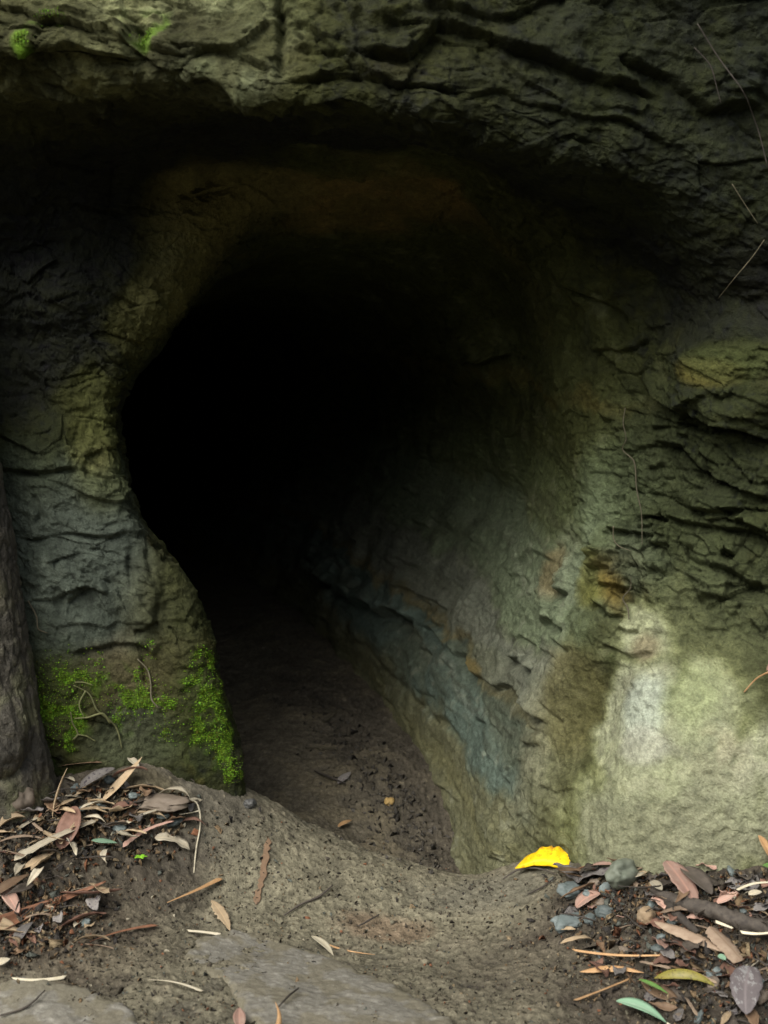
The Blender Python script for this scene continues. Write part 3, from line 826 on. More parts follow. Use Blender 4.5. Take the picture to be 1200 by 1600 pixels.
ML = dict(
    yellow=leaf_mat('yellow_leaf', (.72, .47, .008), (.78, .55, .015), (.80, .58, .06), .8, sheen=.1, spots=(.58, .31, .012), scale=60, edge=(.34, .15, .02)),
    tan=leaf_mat('tan_leaf', (.30, .22, .13), (.40, .31, .20), rough_=.75),
    pale=leaf_mat('pale_leaf', (.36, .31, .22), (.46, .42, .32), rough_=.8),
    brown=leaf_mat('brown_leaf', (.12, .075, .045), (.21, .14, .085), rough_=.65),
    red=leaf_mat('red_brown_leaf', (.13, .07, .05), (.22, .125, .09), rough_=.6),
    pink=leaf_mat('pinkish_leaf', (.36, .21, .16), (.42, .29, .23), rough_=.7),
    grey=leaf_mat('grey_leaf', (.12, .11, .10), (.21, .195, .18), rough_=.8, spots=(.05, .04, .05)),
    dark=leaf_mat('dark_leaf', (.045, .038, .032), (.09, .075, .06), rough_=.5),
    green=leaf_mat('green_leaf', (.10, .22, .05), (.14, .27, .07), (.25, .35, .12), .5),
    mint=leaf_mat('mint_leaf', (.22, .38, .24), (.28, .44, .30), (.36, .50, .36), .6),
    olive=leaf_mat('olive_leaf', (.16, .15, .03), (.24, .20, .05), (.30, .26, .06), .4, spots=(.07, .05, .02)),
    orange=leaf_mat('orange_bark', (.32, .18, .08), (.44, .28, .14), (.36, .2, .09), .6),
    rust=leaf_mat('rust_bark', (.17, .08, .045), (.27, .135, .08), (.2, .1, .055), .6),
    straw=leaf_mat('straw', (.52, .46, .32), (.60, .55, .42), (.55, .48, .33), .6),
    spotted=leaf_mat('spotted_leaf', (.075, .065, .066), (.11, .095, .095), (.14, .12, .12), .6, spots=(.19, .185, .18), scale=45),
    bark=leaf_mat('bark', (.20, .14, .095), (.30, .23, .165), (.2, .14, .09), .8),
    wood=leaf_mat('dead_wood', (.035, .030, .026), (.085, .072, .058), (.07, .06, .05), .8, scale=120),
    root=leaf_mat('root', (.075, .068, .042), (.13, .115, .075), (.15, .13, .09), .8),
    moss_root=leaf_mat('mossy_root', (.09, .10, .04), (.16, .16, .07), (.12, .12, .05), .8),
)
def stone_mat(name, c, c2, rough_=.7):
    m = leaf_mat(name, c, c2, c, rough_, scale=38); return m
MS = dict(green=stone_mat('green_stone', (.13, .15, .115), (.19, .205, .155), .6), blue=stone_mat('blue_grey_stone', (.10, .125, .12), (.16, .185, .18), .55),
          tan=stone_mat('tan_stone', (.28, .20, .12), (.34, .26, .17)), ochre=stone_mat('ochre_stone', (.30, .20, .07), (.36, .25, .10)),
          brown=stone_mat('brown_stone', (.12, .095, .07), (.19, .155, .12)), dark=stone_mat('dark_stone', (.05, .05, .048), (.09, .09, .085), .5))

# ------------------------------------------------------------------ shapes
def blade(L, W, kind='lance', bend=.2, cup=.15, twist=0., wav=.0, seed=0, th=.0006, nl=22, nw=6, ragged=0.):
    """a leaf or bark strip along +x from the origin, real thickness, bent, cupped and twisted"""
    rg = np.random.default_rng(seed)
    t = np.linspace(0, 1, nl + 1)
    if kind == 'lance': w = np.sin(np.pi * t ** .8) ** .9
    elif kind == 'oval': w = np.sin(np.pi * t ** .85) ** .62
    elif kind == 'strip': w = np.clip(np.minimum(t / .06, (1 - t) / .05), 0, 1) ** .5 * (.8 + .2 * np.sin(3 * t + seed))
    elif kind == 'taper': w = np.clip(t / .08, 0, 1) ** .5 * (1 - t * .92)
    else: w = np.sin(np.pi * t) ** .5
    w = np.maximum(w, .03) * W / 2
    w1 = w * (1 + ragged * rg.normal(size=nl + 1)); w2 = w * (1 + ragged * rg.normal(size=nl + 1))
    ang = bend * (t - .5) * 2
    dx = np.cos(ang); dz = -np.sin(ang)
    cx = np.concatenate([[0], np.cumsum((dx[1:] + dx[:-1]) / 2)]) * L / nl
    cz = np.concatenate([[0], np.cumsum((dz[1:] + dz[:-1]) / 2)]) * L / nl
    side = rg.normal() * .06 * L * np.sin(np.pi * t)
    V = []; ac = []
    ss = np.linspace(-1, 1, nw + 1)
    ph = rg.uniform(0, 6, 3)
    for i in range(nl + 1):
        tw = twist * (t[i] - .5)
        for s in ss:
            ww = w1[i] if s < 0 else w2[i]
            y = s * ww
            z = cup * abs(s) ** 1.6 * W * .5 * (w[i] / (W / 2)) + wav * W * math.sin(9 * t[i] + ph[0] + 1.5 * s) * abs(s) + wav * .5 * W * math.sin(21 * t[i] + ph[1]) * abs(s)
            y, z = y * math.cos(tw) - z * math.sin(tw), y * math.sin(tw) + z * math.cos(tw)
            V.append((cx[i] + z * math.sin(ang[i]), side[i] + y, cz[i] + z * math.cos(ang[i]))); ac.append(abs(s))
    n = len(V); k = nw + 1
    V += [(x, y, z - th) for x, y, z in V]; ac += ac
    Fs = []
    for i in range(nl):
        for j in range(nw):
            a = i * k + j
            Fs.append((a, a + k, a + k + 1, a + 1)); Fs.append((n + a, n + a + 1, n + a + k + 1, n + a + k))
    bd = [i * k for i in range(nl + 1)] + [nl * k + j for j in range(1, k)] + [i * k + nw for i in range(nl - 1, -1, -1)] + [j for j in range(nw - 1, 0, -1)]
    for q in range(len(bd)):
        a, b = bd[q], bd[(q + 1) % len(bd)]
        Fs.append((a, n + a, n + b, b))
    me = np_mesh('blade', np.array(V), np.array(Fs))
    aa = me.attributes.new('across', 'FLOAT', 'POINT'); aa.data.foreach_set('value', np.array(ac, F4))
    return me

def tube_mesh(pts, r, sides=7, sub=5, knob=.0, seed=0):
    pts = np.array(pts, float); r = np.array(r, float) if np.ndim(r) else np.full(len(pts), r)
    t = np.concatenate([[0], np.cumsum(np.linalg.norm(np.diff(pts, axis=0), axis=1) + 1e-6)])
    x = np.linspace(0, t[-1], (len(pts) - 1) * sub + 1)
    C_ = pchip(t, pts, x); R_ = np.interp(x, t, r)
    rg = np.random.default_rng(seed)
    T = np.gradient(C_, axis=0); T /= np.linalg.norm(T, axis=1)[:, None] + 1e-9
    a = np.cross(T, [.3, .9, .25]); a /= np.linalg.norm(a, axis=1)[:, None] + 1e-9
    b = np.cross(T, a)
    V = []
    for i in range(len(C_)):
        for j in range(sides):
            th = 2 * math.pi * j / sides
            rr = R_[i] * (1 + knob * rg.normal())
            V.append(C_[i] + rr * (math.cos(th) * a[i] + math.sin(th) * b[i]))
    m = len(C_)
    Fs = [(i * sides + j, i * sides + (j + 1) % sides, (i + 1) * sides + (j + 1) % sides, (i + 1) * sides + j) for i in range(m - 1) for j in range(sides)]
    V += [C_[0], C_[-1]]
    for j in range(sides):
        Fs.append((m * sides, (j + 1) % sides, j, j)); e = (m - 1) * sides
        Fs.append((m * sides + 1, e + j, e + (j + 1) % sides, e + (j + 1) % sides))
    return V, Fs

def poly_mesh(name, V, Fs, smooth=True):
    me = bpy.data.meshes.new(name)
    me.from_pydata([tuple(map(float, v)) for v in V], [], [tuple(dict.fromkeys(f)) for f in Fs])
    me.polygons.foreach_set('use_smooth', [smooth] * len(me.polygons))
    aa = me.attributes.new('across', 'FLOAT', 'POINT'); aa.data.foreach_set('value', np.full(len(me.vertices), .5, F4))
    me.update(); return me

def tube(name, pts, r, mat, parent=None, origin=None, **k):
    V, Fs = tube_mesh(pts, r, **k)
    o0 = np.array(pts[0] if origin is None else origin)
    o = link(name, poly_mesh(name, [np.array(v) - o0 for v in V], Fs), mat, parent)
    if parent is None: o.location = o0
    return o

def stone_mesh(a, b, c, seed, facet=.16):
    bm = bmesh.new(); bmesh.ops.create_icosphere(bm, subdivisions=4, radius=1)
    V = np.array([v.co for v in bm.verts])
    n = fbm(V + seed * 3.1, 1.1, 3, seed) * .25
    _, _, fc = worley(V * 1.3 + seed * 5.7, seed)
    V = V * (1 + n + facet * fc + .02 * fbm(V, 7, 2, seed))[:, None]
    V = np.sign(V) * np.abs(V) ** .9 * np.array([a, b, c])
    for v, q in zip(bm.verts, V): v.co = q
    me = bpy.data.meshes.new('stone'); bm.to_mesh(me); bm.free()
    me.polygons.foreach_set('use_smooth', [True] * len(me.polygons))
    aa = me.attributes.new('across', 'FLOAT', 'POINT'); aa.data.foreach_set('value', np.full(len(me.vertices), .5, F4))
    return me

def frame(p0, p1, roll=0.):
    x = Vector(p1 - p0); x.normalize()
    z = Vector((0, -.12, 1)); y = z.cross(x); y.normalize(); z = x.cross(y)
    m = Matrix((x, y, z)).transposed().to_4x4()
    return Matrix.Translation(Vector(p0)) @ m @ Matrix.Rotation(roll, 4, 'X')

def lay(name, a, b, W, mat, label, cat, kind='lance', lift=(.004, .004), roll=0., stalk=None, **k):
    """a leaf, strip or straw lying on the ground from photo position a to b"""
    p0 = gat(*a, lift[0]); p1 = gat(*b, lift[1])
    return lay3(name, p0, p1, W, mat, label, cat, kind, roll, stalk, **k)

def lay3(name, p0, p1, W, mat, label, cat, kind='lance', roll=0., stalk=None, **k):
    L = float(np.linalg.norm(p1 - p0)); bend = k.get('bend', .1)
    L *= 1 + bend * bend / 6
    me = blade(L, W, kind, **k)
    if stalk is None:
        o = link(name, me, mat); o.matrix_world = frame(p0, p1, roll); tag(o, label, cat); return o
    r = empty(name, (0, 0, 0)); r.matrix_world = frame(p0, p1, roll); tag(r, label, cat)
    link('blade', me, mat, r)
    st = [(L * .98, 0, -math.sin(bend) * .0), (L * 1.12, .003, .001), (L * 1.28, stalk[0], stalk[1])]
    if bend: 
        zend = me.vertices[len(me.vertices) // 2 - 4].co
        st = [tuple(zend), tuple(zend + Vector((L * .12, .002, -.002))), tuple(zend + Vector((L * .3, stalk[0], stalk[1])))]
    V, Fs = tube_mesh(st, [.0013, .001, .0012], sides=6)
    link('stalk', poly_mesh('stalk', V, Fs), stalk[2], r)
    return r

def stone(name, u, v, a, b, c, rz, mat, label, seed, sink=.3, tilt=(0, 0), lift=0.):
    o = link(name, stone_mesh(a, b, c, seed), mat)
    p = gat(u, v); o.location = (p[0], p[1], p[2] + c * (1 - sink) * .6 + lift); o.rotation_euler = (tilt[0], tilt[1], rz)
    tag(o, label, 'stone'); return o

R_ = math.radians
# ------------------------------------------------------------------ tree at the left edge
tree = empty('tree', px(-5, 1262, -.11)); T0 = np.array(tree.location)
tag(tree, 'dark grey barked tree trunk leaning out of the left edge beside the mossy rock', 'tree')
path = [px(6, 1330, -.11), px(0, 1262, -.11), px(-8, 1180, -.11), px(-22, 1080, -.11), px(-36, 960, -.11), px(-50, 850, -.115), px(-76, 700, -.12),
        px(-140, 430, -.16), np.array([-1.15, -.2, 1.9]), np.array([-1.6, -.25, 2.8]), np.array([-2.1, -.3, 4.0]), np.array([-2.4, -.3, 5.2])]
rad = [.112, .100, .0945, .087, .083, .079, .077, .074, .066, .055, .04, .02]
path = np.array(path); tt = np.concatenate([[0], np.cumsum(np.linalg.norm(np.diff(path, axis=0), axis=1))])
xx = np.concatenate([np.arange(0, tt[8], .004), np.linspace(tt[8], tt[-1], 60)])
Cc = pchip(tt, path, xx); Rr = pchip(tt, np.array(rad)[:, None], xx)[:, 0]
ns = 240; thv = np.linspace(0, 2 * math.pi, ns, endpoint=False)
V = np.zeros((len(xx), ns, 3))
V[..., 0] = Cc[:, None, 0] + Rr[:, None] * np.cos(thv); V[..., 1] = Cc[:, None, 1] + Rr[:, None] * np.sin(thv); V[..., 2] = Cc[:, None, 2]
nrm = np.zeros_like(V); nrm[..., 0] = np.cos(thv); nrm[..., 1] = np.sin(thv)
Q = V.reshape(-1, 3); NQ = nrm.reshape(-1, 3)
sq = Q * np.array([1, 1, .45])
d = .004 * fbm(Q, 7, 3, 601) + .0035 * fbm(sq, 45, 3, 610)
_, bk, bfac = worley(sq * 60 + .3 * np.stack([perlin(Q, 30, 1), perlin(Q, 30, 2), perlin(Q, 30, 3)], 1), 33)
d += .0028 * bfac - .0034 * (1 - sstep(0, .15, bk))
burl = px(2, 1150, -.20); qb = np.linalg.norm((Q - burl) / np.array([.055, .07, .07]), axis=1)
d += .020 * (1 - sstep(.4, 1.1, qb)) - .012 * np.exp(-((qb - 1.12) / .10) ** 2) * sstep(.05, -.12, (Q - burl)[:, 2])
flare = np.exp(-np.maximum(Q[:, 2] - T0[2] + .02, 0) / .05)
d += .022 * flare * (np.sin(np.arctan2(NQ[:, 1], NQ[:, 0]) * 5 + 1) * .5 + .3)
Q2 = Q + NQ * d[:, None]
tc_ = np.tile(col(.066, .060, .046), (len(Q), 1))
tb = fbm(Q, 14, 3, 640); tl = fbm(sq, 60, 3, 650)
low = sstep(.75, .15, Q[:, 2] - T0[2])
m_ = (np.clip(sstep(.1, .6, tl + .5 * tb) * (.25 + .6 * low), 0, 1))[:, None]; tc_ = tc_ * (1 - m_) + col(.14, .13, .09) * m_
m_ = (sstep(.1, .6, tb) * .5 * low)[:, None]; tc_ = tc_ * (1 - m_) + col(.10, .105, .05) * m_
m_ = (sstep(0, .6, -tb) * .5)[:, None]; tc_ = tc_ * (1 - m_) + col(.04, .038, .034) * m_
fcs = grid_faces(len(xx), ns); wrap = np.arange(len(xx) - 1, dtype=np.int32)[:, None] * ns
fcs = np.concatenate([fcs, np.concatenate([wrap + ns - 1, wrap, wrap + ns, wrap + 2 * ns - 1], 1)])[:, ::-1]
trunk = link('trunk', np_mesh('trunk', Q2 - T0, fcs, np.clip(tc_, .015, .5)), earth_mat('bark_tint', 80, 260, .9, .006, (.6, .95), .25, .4), tree)
# crown high above the picture
cv, cf = [], []
rg = np.random.default_rng(5)
for c0 in [(-2.4, -.3, 5.2), (-2.0, .4, 4.8), (-3.0, -.9, 5.0), (-2.7, .5, 5.8), (-1.7, -.6, 5.6), (-3.3, 0, 5.6)]:
    for _ in range(160):
        p = np.array(c0) + rg.normal(size=3) * np.array([.32, .32, .22]) - T0
        a_ = rg.normal(size=3); a_ /= np.linalg.norm(a_); b_ = np.cross(a_, rg.normal(size=3)); b_ /= np.linalg.norm(b_)
        s_ = rg.uniform(.05, .09); k = len(cv)
        cv += [p - a_ * s_, p + b_ * s_ * .25, p + a_ * s_, p - b_ * s_ * .25]; cf.append((k, k + 1, k + 2, k + 3))
link('crown', poly_mesh('crown', cv, cf, False), ML['green'], tree)
for c0 in [(-2.0, .4, 4.8), (-3.0, -.9, 5.0), (-1.7, -.6, 5.6), (-3.3, 0, 5.6)]:
    tube('limb', [np.array([-2.0, -.29, 3.8]) - T0, (np.array([-2.2, -.29, 4.4]) + np.array(c0)) / 2 - T0, np.array(c0) - T0], [.035, .022, .01], ML['wood'], tree, origin=(0, 0, 0))

# ------------------------------------------------------------------ moss: tiny leaflets on the rock
w = np.zeros(len(P))
mn = sstep(-.05, .45, n2 + .35 * n1)
for (u, v, r, a, sz) in [(95, 1095, .052, 1., 1.2), (92, 1140, .042, .8, 1), (115, 1050, .045, .45, 1), (195, 1095, .04, .45, .7), (240, 1075, .03, .45, 1), (285, 1095, .03, .4, 1),
                         (325, 1080, .045, .30, 1.5), (320, 1130, .045, .35, .8), (275, 1140, .022, .45, 1), (358, 1165, .024, .6, 1.2), (375, 1195, .020, .6, 1.3), (345, 1050, .03, .35, 1.3), (242, 1015, .018, .5, 1),
                         (215, 45, .022, .6, .6), (45, 70, .014, .7, .5), (90, 30, .02, .3, .5), (220, 200, .001, 0, 1)]:
    w = np.maximum(w, a * near(u, v, r, .5, sz=sz, wob=.45))
vis = (PU > -30) & (PU < 1230) & (PV > -40) & (PV < 1300) & ((Nn2 * (CAM - P)).sum(1) > 0)
w = w * (.12 + .88 * mn) ** 1.5 * vis
idx = RNG.choice(len(P), 17000, p=w / w.sum())
k0 = np.arange(len(idx))
base = P[idx] + Nn2[idx] * RNG.uniform(.0003, .0022, (len(idx), 1))
n_ = Nn2[idx] + .45 * RNG.normal(size=(len(idx), 3)) + np.array([0, -.2, .35]); n_ /= np.linalg.norm(n_, axis=1)[:, None]
a_ = np.cross(n_, RNG.normal(size=(len(idx), 3))); a_ /= np.linalg.norm(a_, axis=1)[:, None]; b_ = np.cross(n_, a_)
sz_ = RNG.gamma(3, .00027, (len(idx), 1)) + .0004
mv = np.stack([base - a_ * sz_, base + b_ * sz_ * .75 + n_ * sz_ * .3, base + a_ * sz_, base - b_ * sz_ * .75 + n_ * sz_ * .3], 1).reshape(-1, 3)
mf = np.arange(len(idx) * 4, dtype=np.int32).reshape(-1, 4)
mc = np.repeat(col(.075, .185, .010) * (RNG.uniform(.2, 1.25, (len(idx), 1)) ** 1.3) * np.array([1, 1, 1]) + RNG.uniform(0, .05, (len(idx), 1)) * np.array([1, .6, 0]), 4, 0)
moss = link('moss', np_mesh('moss', mv, mf, mc, False), earth_mat('moss_tint', 200, 500, .1, .001, (.6, .8), .2, .15))
tag(moss, 'bright green moss speckling the foot of the left rock pillar', 'moss', kind='stuff')

# ------------------------------------------------------------------ roots and creepers on the rock
def creeper(name, pts, r, mat, label, cat, off=.004, branches=()):
    P_ = [cat_(u, v, off) for u, v in pts]
    if branches:
        root = empty(name, P_[0]); tag(root, label, cat)
        tube('stem', P_, r, mat, root, origin=P_[0], sub=6, knob=.12)
        for bp_, br in branches:
            tube('side_root', [cat_(u, v, off) for u, v in bp_], br, mat, root, origin=P_[0], sub=6, knob=.12)
        return root
    o = tube(name, P_, r, mat, sub=6, knob=.12); tag(o, label, cat); return o
creeper('root', [(120, 1068), (140, 1088), (158, 1108), (172, 1128), (186, 1138), (196, 1170)], [.001, .0013, .0017, .002, .0018, .0012], ML['moss_root'],
        'branching greenish root clinging to the mossy foot of the left pillar', 'root',
        branches=[([(178, 1131), (160, 1121), (140, 1118), (120, 1118)], [.0024, .002, .0016, .001]), ([(135, 1083), (128, 1100), (130, 1118)], [.0016, .0012, .0009]),
                  ([(118, 1062), (132, 1062), (148, 1066)], [.0012, .001, .0008]), ([(120, 1158), (124, 1144), (118, 1128), (112, 1108)], [.0018, .0016, .0013, .001]), ([(124, 1146), (138, 1152), (154, 1156)], [.0015, .0012, .0009])])
creeper('root', [(212, 1034), (226, 1048), (232, 1070), (236, 1092), (243, 1108)], [.0012, .0015, .0015, .0018, .0014], ML['root'], 'single brown root running down the left pillar between two moss patches', 'root')
creeper('root', [(48, 935), (54, 962), (64, 985), (80, 992)], [.0014, .0016, .0014, .001], ML['root'], 'pale hair root curling on the grey rock close to the tree trunk', 'root')
creeper('root', [(972, 640), (968, 660), (974, 690), (970, 706), (985, 722), (990, 760), (998, 800), (1002, 846)], [0.00084, 0.00098, 0.00084, 0.00098, 0.00154, 0.00112, 0.00098, 0.00056], ML['root'], 'longest hanging root, trailing down past the flaky band on the right', 'root', .008)
creeper('root', [(956, 818), (962, 838), (970, 850), (980, 862)], [0.00112, 0.00098, 0.00084, 0.00056], ML['root'], 'short root dangling from the dark gap beside the pale flake', 'root', .006)
creeper('root', [(980, 900), (980, 918), (974, 932), (977, 948), (981, 962)], [0.00070, 0.00084, 0.00140, 0.00140, 0.00084], ML['root'], 'pale wriggling rootlet over the orange stain', 'root', .006)
creeper('vine', [(1085, 40), (1120, 90), (1160, 140), (1185, 190), (1200, 260)], [0.00084, 0.00098, 0.00098, 0.00091, 0.00070], ML['wood'], 'dark thin vine arching down the top right corner', 'vine', .012)
creeper('vine', [(1090, 75), (1108, 100), (1118, 140), (1124, 165)], [0.00084, 0.00084, 0.00070, 0.00056], ML['wood'], 'short dark vine hanging left of the arching one at the top right', 'vine', .012)
creeper('vine', [(1196, 380), (1172, 405), (1150, 435), (1120, 472)], [0.00070, 0.00077, 0.00070, 0.00049], ML['root'], 'pale thread of vine crossing the shaded rock at the right edge', 'vine', .010)
creeper('vine', [(1140, 290), (1160, 320), (1185, 355)], [0.00063, 0.00070, 0.00056], ML['root'], 'faint straight tendril on the face below the top right corner', 'vine', .008)
tw = empty('twig', cat_(1160, 1076)); tag(tw, 'thin brown twig with a reddish tip leaning on the pale rock at the right edge', 'twig')
tube('stem', [cat_(1160, 1076, .004), cat_(1178, 1060, .012), cat_(1200, 1044, .02)], [.0012, .0013, .0016], ML['orange'], tw, origin=cat_(1160, 1076))
lv = blade(.03, .012, 'lance', .2, .3, seed=4); lo = link('leaf', lv, ML['red'], tw); lo.location = Vector(cat_(1192, 1048, .02) - cat_(1160, 1076)); lo.rotation_euler = (.6, -.6, .2)

# ------------------------------------------------------------------ flat weathered slabs set in the mud at the bottom
def slab(name, poly, mat, label, seed, rise=.004):
    ps = np.array([gat(*q)[:2] for q in poly])
    lo, hi = ps.min(0) - .01, ps.max(0) + .01
    xs = np.arange(lo[0], hi[0], .003); ys = np.arange(lo[1], hi[1], .003)
    X, Y = np.meshgrid(xs, ys, indexing='ij'); q = np.stack([X.ravel(), Y.ravel()], 1)
    qn = np.stack([q[:, 0], q[:, 1], np.zeros(len(q))], 1)
    qq = q + .010 * np.stack([perlin(qn, 22, seed), perlin(qn, 22, seed + 1)], 1) + .004 * np.stack([perlin(qn, 70, seed), perlin(qn, 70, seed + 1)], 1)
    ins = np.zeros(len(q), bool); dist = np.full(len(q), 9.)
    for i in range(len(ps)):
        a, b = ps[i], ps[(i + 1) % len(ps)]
        c = (a[1] > qq[:, 1]) != (b[1] > qq[:, 1])
        xi = (b[0] - a[0]) * (qq[:, 1] - a[1]) / (b[1] - a[1] + 1e-12) + a[0]
        ins ^= c & (qq[:, 0] < xi)
        t = np.clip(((qq - a) @ (b - a)) / ((b - a) @ (b - a)), 0, 1)
        dist = np.minimum(dist, np.linalg.norm(qq - a - t[:, None] * (b - a), axis=1))
    sd = np.where(ins, dist, -dist)
    ax = ps[1] - ps[0]; ax = ax / np.linalg.norm(ax)
    al = q @ ax; ac = q @ np.array([-ax[1], ax[0]])
    gr = np.stack([al * .55, ac, np.zeros(len(q))], 1)
    grain = fbm(gr, 130, 3, seed + 4); und = fbm(qn, 14, 3, seed + 6)
    zb = ground_base(q[:, 0], q[:, 1])
    top = zb + rise * sstep(-.012, .010, sd) - .02 * sstep(.0, -.02, sd) + .0012 * grain + .003 * und + .002
    m, n = len(xs), len(ys)
    keep = (sd > -.022).reshape(m, n)
    Fq = grid_faces(m, n)[:, ::-1]; kk = keep.ravel(); Fq = Fq[kk[Fq].all(1)]
    used = np.unique(Fq); remap = np.full(len(q), -1); remap[used] = np.arange(len(used))
    VT = np.stack([q[used, 0], q[used, 1], top[used]], 1); VB = VT - np.array([0, 0, .03])
    Fq = remap[Fq]
    ed = {}
    for f in Fq:
        for i in range(4):
            e = (f[i], f[(i + 1) % 4]); ed[e] = 1
    bdr = [e for e in ed if (e[1], e[0]) not in ed]
    nT = len(VT); sides_ = np.array([(b, a, a + nT, b + nT) for a, b in bdr])
    cc = np.tile(col(.185, .175, .145), (len(used), 1))
    cc = cc * (1 + .16 * grain[used] + .22 * und[used])[:, None]
    w_ = .55 * sstep(.15, .7, fbm(gr * 1.6, 60, 4, seed + 9, .7))[used][:, None]; cc = cc * (1 - .8 * w_) + col(.35, .34, .30) * .8 * w_
    w_ = sstep(-.12, .25, fbm(qn, 16, 4, seed + 12))[used][:, None]; cc = cc * (1 - .85 * w_) + col(.165, .15, .108) * .85 * w_
    w_ = sstep(.012, -.004, sd + .030 * fbm(qn, 28, 2, seed + 3))[used][:, None]; cc = cc * (1 - w_) + col(.17, .155, .11) * w_
    cc = np.clip(cc, .02, .6)
    o = link(name, np_mesh(name, np.concatenate([VT, VB]), np.concatenate([Fq, Fq[:, ::-1] + nT, sides_]), np.concatenate([cc, cc])), mat)
    tag(o, label, 'slab'); return o
M_slab = earth_mat('weathered_slab', 120, 420, .6, .002, (.7, .95), .2, .28)
slab('slab', [(375, 1462), (500, 1492), (610, 1540), (700, 1600), (760, 1680), (500, 1680), (400, 1600), (360, 1540), (290, 1500), (320, 1466)], M_slab, 'largest weathered grey slab half buried in the mud at the bottom centre', 910)
slab('slab', [(120, 1545), (190, 1575), (260, 1640), (-80, 1680), (-80, 1560), (40, 1535)], M_slab, 'weathered grey slab with fine streaks in the bottom left corner', 940)

# ------------------------------------------------------------------ the yellow leaf and the other leaves one can tell apart
yl0 = px(804, 1346, -.085); yl1 = px(894, 1330, -.135)
yl = empty('yellow_leaf', yl0); tag(yl, 'bright yellow fallen leaf standing on edge where the mud meets the pale rock', 'leaf')
# built upright: length along the picture, height up
Ly = float(np.linalg.norm(yl1 - yl0)); nl, nw = 40, 10
V, ac = [], []
for i in range(nl + 1):
    t = i / nl
    h = .023 * (math.sin(math.pi * min(1, t * .97 + .02)) ** .55) * (.75 + .35 * t)
    base_z = .012 * math.sin(math.pi * t) ** 1.1 + .010 * t
    for j in range(nw + 1):
        s = j / nw
        wv = .0050 * math.sin(16 * t + 1) + .0030 * math.sin(31 * t)
        V.append((t * Ly, .020 * (s - .2) ** 2 * 2 + .014 * s + wv * s + .0012 * math.sin(20 * t), base_z + h * (s - .12 * (1 - s)) * (1 + .10 * math.sin(24 * t) * s + .07 * math.sin(41 * t + 1) * s) - .0015 * abs(math.sin(11 * t)) * (1 - s)))
        ac.append(abs(s - .35) / .65 + .0)
n = len(V); k = nw + 1
V += [(x, y + .0007, z) for x, y, z in V]; ac += ac; Fs = []
for i in range(nl):
    for j in range(nw):
        a = i * k + j; Fs += [(a, a + k, a + k + 1, a + 1), (n + a, n + a + 1, n + a + k + 1, n + a + k)]
bd = [i * k for i in range(nl + 1)] + [nl * k + j for j in range(1, k)] + [i * k + nw for i in range(nl - 1, -1, -1)] + [j for j in range(nw - 1, 0, -1)]
for q in range(len(bd)):
    a, b = bd[q], bd[(q + 1) % len(bd)]; Fs.append((a, n + a, n + b, b))
me = np_mesh('blade', np.array(V), np.array(Fs)); aa = me.attributes.new('across', 'FLOAT', 'POINT'); aa.data.foreach_set('value', np.array(ac, F4))
bl = link('blade', me, ML['yellow'], yl); bl.rotation_euler = (0, 0, math.atan2(yl1[1] - yl0[1], yl1[0] - yl0[0]))
yl.location.z = gh(yl0[0], yl0[1]) + .018
e0 = np.array(bl.matrix_local.to_3x3() @ Vector((Ly, .0, .012)))
q1 = gat(925, 1350, .006) - np.array(yl.location)
rz = math.atan2(yl1[1] - yl0[1], yl1[0] - yl0[0])
e0 = np.array([math.cos(rz) * Ly, math.sin(rz) * Ly, .014])
tube('stalk', [e0 - np.array([.003, 0, 0]), (e0 * .6 + q1 * .4) + np.array([0, 0, .002]), q1], [.0013, .0012, .0013], ML['rust'], yl, origin=(0, 0, 0))

S = lay
S('leaf', (82, 1284), (105, 1206), .020, ML['tan'], 'narrow tan leaf propped upright against the foot of the tree trunk', 'leaf', lift=(.006, .07), bend=.12, cup=.3, seed=1, roll=-.9)
S('bark_strip', (22, 1352), (152, 1288), .024, ML['pale'], 'broad pale strip of bark lying across the left litter', 'bark strip', 'strip', lift=(.022, .026), bend=.15, cup=.25, seed=2, ragged=.10)
S('leaf', (242, 1308), (297, 1330), .036, ML['pale'], 'cream oval dead leaf at the right end of the left litter', 'leaf', 'oval', lift=(.014, .010), bend=.3, cup=.2, wav=.05, seed=3)
S('leaf', (143, 1314), (184, 1327), .018, ML['mint'], 'small pale green leaf among the left litter', 'leaf', lift=(.020, .016), bend=.1, cup=.1, seed=4)
S('leaf', (158, 1258), (222, 1190), .022, ML['tan'], 'long pointed tan leaf sticking up from the back of the left litter', 'leaf', lift=(.010, .045), bend=-.2, cup=.5, seed=5)
S('leaf', (200, 1182), (218, 1202), .016, ML['pale'], 'small pale leaf leaning on the soil bank behind the left litter', 'leaf', lift=(.016, .012), bend=.1, cup=.3, seed=6)
S('bark_strip', (-15, 1452), (166, 1376), .030, ML['rust'], 'long curled brown bark strip casting a shadow at the left edge', 'bark strip', 'taper', lift=(.016, .034), bend=-.35, cup=.9, seed=7, roll=.5)
S('bark_strip', (348, 1371), (261, 1410), .0135, ML['orange'], 'orange sliver of bark, widest at its upper right end', 'bark strip', 'taper', lift=(.008, .004), bend=.08, cup=.4, seed=8)
S('bark_strip', (248, 1446), (140, 1474), .010, ML['rust'], 'thin brick red sliver of bark below the orange one', 'bark strip', 'taper', lift=(.005, .003), bend=.05, cup=.4, seed=9)
S('straw', (293, 1454), (346, 1459), .0085, ML['straw'], 'thick short white piece of straw above the largest grey slab', 'straw', 'strip', lift=(.006, .006), bend=.03, cup=-.8, seed=10)
S('straw', (18, 1530), (104, 1522), .008, ML['straw'], 'cream straw lying at the edge of the bottom left slab', 'straw', 'strip', lift=(.008, .007), bend=.05, cup=-.8, seed=11)
